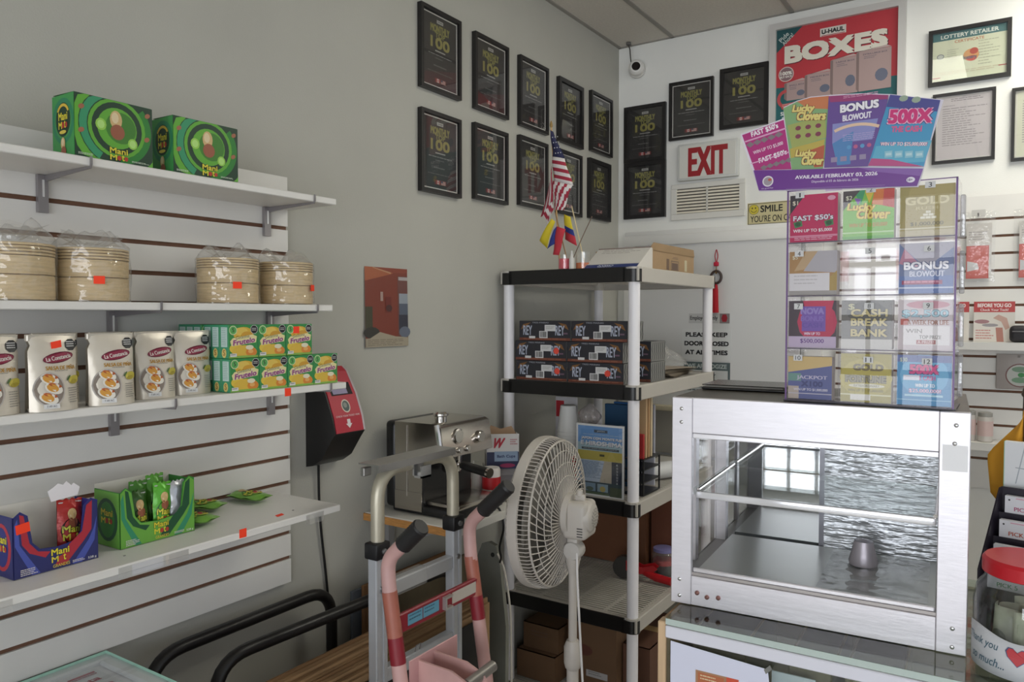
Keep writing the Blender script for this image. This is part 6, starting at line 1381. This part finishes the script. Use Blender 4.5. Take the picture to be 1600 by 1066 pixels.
def t10(a, w, h):
    a.rect(0, 0, w, h, '#5a64a0'); a.poly([(0, h), (0, h * .62), (w, h * .8), (w, h)], '#d8b870'); a.rect(w * .0, h * .42, w * .3, h * .6, '#6a9a8c'); a.rect(0, 0, w * .25, h * .3, '#c0b0a0'); a.text('JACKPOT', w * .55, h * .5, w * .7, .010, '#c8c0d8', b=.05); a.text('X100', w * .55, h * .36, w * .5, .012, '#3c4480', b=.06); a.text('WIN UP TO $1,000,000', w * .52, h * .22, w * .78, .006, '#e0dce8', b=.05); a.rect(0, h * .12, w, h * .14, '#c8c4d0')
def t11(a, w, h):
    a.rect(0, 0, w, h, '#a89a2c'); a.ell(w * .5, h * .5, w * .52, h * .4, '#b8aa38', 14); a.text('GOLD', w * .55, h * .72, w * .6, .014, '#6a5c28', b=.08); a.text('FORTUNE', w * .5, h * .48, w * .82, .016, '#4a4430', b=.12); a.text('FORTUNE', w * .5, h * .48, w * .8, .0145, '#8c845c', b=.05); a.ell(w * .52, h * .34, w * .36, h * .045, '#d8d4b8', 14); a.text('EXTRAORDINARY', w * .52, h * .34, w * .5, .005, '#6a6440'); a.text('WIN UP TO $2,000,000', w * .5, h * .24, w * .7, .006, '#7c7034', b=.03); a.rect(0, h * .14, w, h * .17, '#d4d09c'); a.rect(w * .2, h * .04, w * .6, h * .16, '#e4e2d4')
def t12(a, w, h):
    a.rect(0, 0, w, h, '#3a94cc'); a.ell(w * .5, h * .6, w * .45, h * .42, '#5ab0dc', 14); a.rect(0, h * .86, w, h, '#5468a8'); a.text('$30', w * .12, h * .9, .013, .009, '#c8d8b0', b=.03); a.text('500X', w * .5, h * .72, w * .56, .021, '#4a2c6a', b=.12); a.text('500X', w * .5, h * .72, w * .54, .019, '#e0287c', b=.06); a.text('THE CASH', w * .5, h * .55, w * .42, .009, '#d84c90', b=.05); a.rect(w * .12, h * .5, w * .42, h * .6, '#e0e4ec'); a.text('WIN UP TO', w * .52, h * .4, w * .36, .007, '#e8f0f4', b=.05); a.text('$25,000,000!', w * .52, h * .29, w * .6, .009, '#8c3c90', b=.12); a.text('$25,000,000!', w * .52, h * .29, w * .58, .008, '#f0d8ec', b=.05); a.rect(w * .15, h * .18, w * .85, h * .22, '#a8d8e8'); a.rect(0, h * .1, w, h * .12, '#88c4e0')
tk(1, t1); tk(2, t2); tk(3, t3); tk(4, t4, h=.092); tk(6, t6); tk(7, t7); tk(8, t8); tk(9, t9); tk(10, t10, w=.088, h=.09); tk(11, t11); tk(12, t12)

# promotional fan of tickets taped on the dispenser's top edge
t = thing('ticket_banner', 'purple lottery banner with four fanned tickets, taped to the dispenser\'s top', 'banner', (1.385, 1.6875, 1.90), 0)
out = [(-.04, .144), (.052, .166), (.051, .189), (.079, .199), (.106, .203), (.142, .201), (.202, .195), (.256, .185), (.348, .16), (.329, .086), (.317, .032), (.308, -.002), (.002, .016)]
MB().prism(out, (0, 0, 0), (1, 0, 0), (0, 0, 1), .0016).obj('board', M((220, 214, 226), .4), t)
a = Art(.00004)
g = lambda p, k=.97, c=(.155, .1): [(c[0] + (x - c[0]) * k, c[1] + (y - c[1]) * k) for x, y in p]
R_ = lambda d: RAD(d)
a.poly([(-.036, .142), (.052, .163), (.069, .057), (-.008, .063)], '#c42c84')
a.text('FAST $50\'s', .012, .146, .058, .013, '#f4ecf4', b=.06, rot=R_(13)); a.poly([(-.03, .128), (.056, .146), (.058, .143), (-.029, .125)], '#e8a8d0')
for k in range(5): a.ell(-.018 + .015 * k, .119 + .0035 * k, .009, .0062, '#8c7c84', 4)
a.text('WIN UP TO $5,000', .02, .107, .064, .0085, '#f0d0e4', b=.05, rot=R_(13)); a.text('FAST $50\'s', .03, .088, .06, .0125, '#f4ecf4', b=.06, rot=R_(13)); a.poly([(-.016, .079), (.064, .095), (.065, .0925), (-.0155, .0765)], '#e8a8d0')
for k in range(5): a.ell(.012 + .013 * k, .0665 + .0025 * k, .008, .0055, '#8c7c84', 4)
a.poly([(.051, .187), (.079, .197), (.106, .201), (.142, .199), (.14, .104), (.132, .051), (.07, .056)], '#86b478'); a.poly([(.079, .197), (.106, .201), (.142, .199), (.142, .172), (.1, .18)], '#d87c4c'); a.poly([(.06, .15), (.135, .16), (.138, .115), (.07, .1)], '#a8b05c'); a.poly([(.066, .1), (.135, .112), (.132, .09), (.068, .08)], '#c8b048'); a.poly([(.105, .092), (.135, .1), (.132, .056), (.115, .056)], '#c85c3c')
for k in range(6): a.ell(.082 + .02 * (k % 3), .124 + .017 * (k // 3), .0058, .0048, '#8c3c54', 10)
for x, y, w_, h_, s_ in ((.092, .179, .045, .019, 'Lucky'), (.108, .163, .058, .0185, 'Clovers'), (.098, .085, .042, .018, 'Lucky'), (.112, .07, .044, .018, 'Clover')): a.text(s_, x, y, w_ * 1.04, h_ * 1.08, '#8a4a30', b=.12, sh=.1, rot=R_(-6)); a.text(s_, x, y, w_, h_, '#ecd878', b=.05, sh=.1, rot=R_(-6))
a.poly([(.142, .198), (.2, .193), (.253, .183), (.248, .142), (.218, .047), (.135, .053)], '#6c4ca0'); a.poly([(.142, .198), (.2, .193), (.253, .183), (.252, .175), (.145, .185)], '#a83c78'); a.poly([(.15, .14), (.235, .14), (.225, .1), (.15, .1)], '#8c90d0'); a.poly([(.15, .1), (.19, .12), (.185, .055), (.16, .055)], '#4c88c8')
a.text('BONUS', .2, .169, .074, .018, '#3c2c68', b=.12, rot=R_(1)); a.text('BONUS', .2, .169, .072, .0165, '#f6f2f8', b=.06, rot=R_(1)); a.text('BLOWOUT', .196, .149, .054, .0125, '#ece8f4', b=.04, rot=R_(1)); a.lines(.17, .187, .235, .193, 2, '#e4a4c4', .4, .02)
a.band(.195, .03, .1, .106, 1.15, 1.98, '#ecc8a8', 10); a.lines(.17, .1, .23, .115, 4, '#b8a8dc', .35, .05)
for k in range(4): a.ell(.182 + .0125 * k, .089, .0042, .0042, ('#58a0d8', '#c85c90', '#58a0d8', '#c85c90')[k], 10); a.rect(.148 + .018 * k, .062, .16 + .018 * k, .072, '#9c8cb0')
a.poly([(.256, .183), (.343, .159), (.317, .036), (.218, .048)], '#3c9cd0'); a.poly([(.256, .183), (.343, .159), (.338, .138), (.25, .16)], '#4c4c9c'); a.poly([(.232, .085), (.33, .085), (.318, .045), (.222, .05)], '#58b4d8'); a.poly([(.218, .048), (.224, .062), (.26, .056), (.317, .036)], '#c84888')
a.ell(.28, .172, .008, .006, '#9cb098', 10); a.ell(.302, .166, .008, .006, '#9cb098', 10)
a.text('500X', .292, .136, .082, .032, '#5c2c80', b=.13, rot=R_(-6)); a.text('500X', .292, .136, .08, .0305, '#f0b8d8', b=.1, rot=R_(-6)); a.text('500X', .292, .136, .076, .028, '#e4287c', b=.055, rot=R_(-6)); a.text('THE CASH', .286, .112, .054, .012, '#e05c98', b=.06, rot=R_(-6))
a.text('WIN UP TO $25,000,000!', .281, .083, .084, .0085, '#a82c80', b=.14, rot=R_(-7)); a.text('WIN UP TO $25,000,000!', .281, .083, .082, .008, '#f4e8f0', b=.05, rot=R_(-7))
for k in range(4): a.rect(.248 + .018 * k, .06 - .0022 * k, .262 + .018 * k, .073 - .0022 * k, '#8cc8dc'); a.rect(.25 + .018 * k, .064 - .0022 * k, .26 + .018 * k, .069 - .0022 * k, '#b8dce4')
a.poly([(-.009, .062), (.069, .055), (.2, .046), (.316, .032), (.306, -.0005), (.003, .0175)], '#74309c'); a.poly([(.2, .046), (.316, .032), (.312, .018), (.23, .035)], '#8c58b4')
a.text('AVAILABLE FEBRUARY 03, 2026', .157, .034, .158, .0085, '#f0e8f4', b=.05, rot=R_(-2.6)); a.text('Disponible el 03 de febrero de 2026', .156, .0235, .09, .0062, '#d8c4e4', b=.03, rot=R_(-2.6))
for y in (.013, .009): a.poly([(.06, y + .003), (.25, y - .006), (.25, y - .0068), (.06, y + .0022)], '#a07cc0')
a.ell(.022, .0355, .0115, .0115, '#e8e0e8', 20); a.ell(.022, .0355, .009, .009, '#a89ca8', 16); a.ell(.026, .0385, .004, .003, '#d05c48', 10); a.text('it\'s good fun', .021, .0205, .024, .004, '#d8c8e4', b=.02); a.ell(.295, .0125, .0075, .0055, '#e8e0f0', 16); a.text('18+', .294, .0125, .009, .005, '#4c2c6c', b=.04)
a.obj('print', t, o=(0, 0, 0), r=.3)
MB().box(.138, -.0022, .004, .17, -.0012, .02).obj('tape', M((206, 186, 214), .4), t)
# ================================================ TIP JAR, PLAY SLIPS, FLAG
t = thing('tip_jar', 'large clear tip jar with a red lid, banknotes and a handwritten heart label', 'jar', (1.886, 1.672, 1.0005), 0)
jg = glass('jar_clear', (.96, .97, .97), base=.06, edge=.55)
MB().lathe([(.08, 0), (.087, .006), (.088, .12), (.083, .148), (.07, .166), (.068, .188), (.066, .188), (.068, .166), (.081, .146), (.086, .12), (.085, .006)], n=36).obj('jar', jg, t)
MB().lathe([(.071, .176), (.0745, .178), (.0745, .2), (.07, .206), (.0, .207)], n=36).obj('lid', M((190, 28, 40), .35), t)
lr = .0892
m = MB().sheet(30, 2, lambda u, v: (lr * cos(pi * 1.02 + u * 2.5), lr * sin(pi * 1.02 + u * 2.5), .008 + v * (.073 + .006 * sin(u * 9)))); o = m.obj('label', M((206, 208, 212), .55), t); md = o.modifiers.new('thick', 'SOLIDIFY'); md.thickness = .0006
a = Art(.0001); 
def wrapj(x, y, w): an = pi * 1.02 + x / lr; return Vector(((lr + .0008 + w) * cos(an), (lr + .0008 + w) * sin(an), y))
a.text('Thank you', .052, .058, .072, .019, '#3c6a80', sh=.3); a.text('so much...', .062, .03, .072, .015, '#3c6a80', sh=.3)
hp = [(0.0, -.016), (-.014, -.002), (-.0165, .007), (-.0125, .0135), (-.006, .0135), (0, .008), (.006, .0135), (.0125, .0135), (.0165, .007), (.014, -.002)]
a.poly([(.118 + x * 1.12, .052 + y * 1.1) for x, y in hp], '#4c5c8c'); a.poly([(.118 + x, .052 + y) for x, y in hp], '#d83c44'); a.obj('lettering', t, map=wrapj)
for k, (an, z) in enumerate(((.2, .085), (1.4, .09), (2.5, .08), (3.6, .088), (4.85, .092))):
    q = thing('banknote', 'folded banknote in the tip jar, %s of the five' % ('rightmost', 'second', 'third', 'fourth', 'fifth')[k], 'banknote', (1.886 + .048 * cos(an), 1.672 + .048 * sin(an), 1.009), math.degrees(an) + 90, 'banknotes in the tip jar')
    o = MB().sheet(8, 6, lambda u, v: (.06 * (u - .5), .012 * sin(u * 5 + k) + .008 * v, v * (z + .02))).obj('note', M((168, 172, 150), .7, noise=.12, nscale=60), q); md = o.modifiers.new('thick', 'SOLIDIFY'); md.thickness = .0005
    a = Art(.0001); a.rect(-.024, .012, .024, z, '#b4b89c'); a.ell(0, z * .55, .012, .018, '#7c8470', 12); a.obj('print', q, map=lambda x, y, w: Vector((x, .012 * sin((x / .06 + .5) * 5 + k) + .008 * y / (z + .02) - .0012 - w, y)))
t = thing('slip_holder', 'black stepped play slip holder behind the tip jar', 'slip holder', (1.837, 1.93, 1.0005), -14)
side = [(0, 0), (0, .285), (-.02, .285), (-.15, .14), (-.15, 0)]
sb = M((34, 28, 40), .35)
for x in (.003, .203): MB().prism(side, (x, 0, 0), (0, 1, 0), (0, 0, 1), .003).obj('side_panel', sb, t)
st = MB().box(.003, -.004, 0, .2, 0, .285)
for k in range(4): st.box(.003, -.025 - .036 * k, .0, .2, -.022 - .036 * k, .235 - .044 * k)
st.obj('tier', sb, t)
from mathutils import Euler
rotm = Matrix.Translation((1.837, 1.93, 1.0005)) @ Euler((0, 0, RAD(-14))).to_matrix().to_4x4()
for k, (s_, c, ft) in enumerate((('PICK 2', '#b83c6c', 'top'), ('PICK 3', '#c8502c', 'second'), ('PICK 4', '#5c4c8c', 'third'), ('PICK 5', '#3c8c5c', 'lowest'))):
    q = thing('play_slips', 'stack of white play slips in the holder\'s %s pocket' % ft, 'play slips', (0, 0, 0), -14, 'play slips in the black holder')
    q.location = rotm @ Vector((.012, -.021 - .036 * k, .168 - .044 * k))
    MB().box(0, -.0, 0, .18, .014, .102).obj('slips', M((212, 212, 216), .55), q)
    a = Art(); a.text(s_, .035, .076, .036, .0085, c, b=.03, rot=.0); a.rect(.02, .066, .06, .067, c); a.ell(.008, .094, .002, .002, '#303034', 8); a.rect(.02, .097, .1, .0995, '#e0a8b8'); a.obj('print', q, o=(0, 0, 0))
q = thing('paper_stack', 'upright white leaflets with green edges standing behind the slip holder', 'leaflets', (1.841, 1.95, 1.0005), -10)
MB().box(0, 0, 0, .2, .02, .378).obj('leaflets', M((216, 218, 220), .5), q); MB().box(-.0015, 0, .0, 0, .02, .378).obj('green_edge', M((150, 196, 170), .5), q); a = Art(); a.poly([(.02, .29), (.036, .375), (.038, .375), (.022, .29)], '#a8b0b8'); a.poly([(.02, .325), (.1, .32), (.1, .318), (.02, .323)], '#a8b0b8'); a.obj('print', q, o=(0, 0, 0))
t = thing('stick_flag', 'orange-yellow stick flag standing on the counter behind the white leaflets', 'flag', (1.872, 2.02, 1.0005), 0)
MB().lathe([(.025, 0), (.025, .008), (.006, .014)], n=16).obj('stand', M((30, 28, 30), .4), t); MB().tube([(0, 0, .01), (.004, 0, .47)], .004, 8).obj('stick', M((60, 46, 38), .5), t); MB().lathe([(.004, .468), (.008, .474), (.001, .5)], (.004, 0, 0), 10).obj('finial', M((70, 58, 48), .4), t)
def fl1(u, v):  # cloth drooping to the left of the stick
    z = .44 - .27 * v; return (.002 - .066 * u * min(1, v * 2.1) * (1 - .25 * max(0, v - .6)), -.004 - .01 * sin(u * 5), z - .02 * u + (.10 * u * v))
cloth('fold', t, 8, 10, fl1, lambda u, v: '#d89a2c')
def fl2(u, v):
    z = .43 - .3 * v; return (.004 + .07 * u, -.006 + .012 * sin(u * 6), z - .03 * u)
cloth('fold', t, 6, 12, fl2, lambda u, v: '#d0a430' if v < .4 else ('#2c3c7c' if v < .72 else '#a82c3c'))
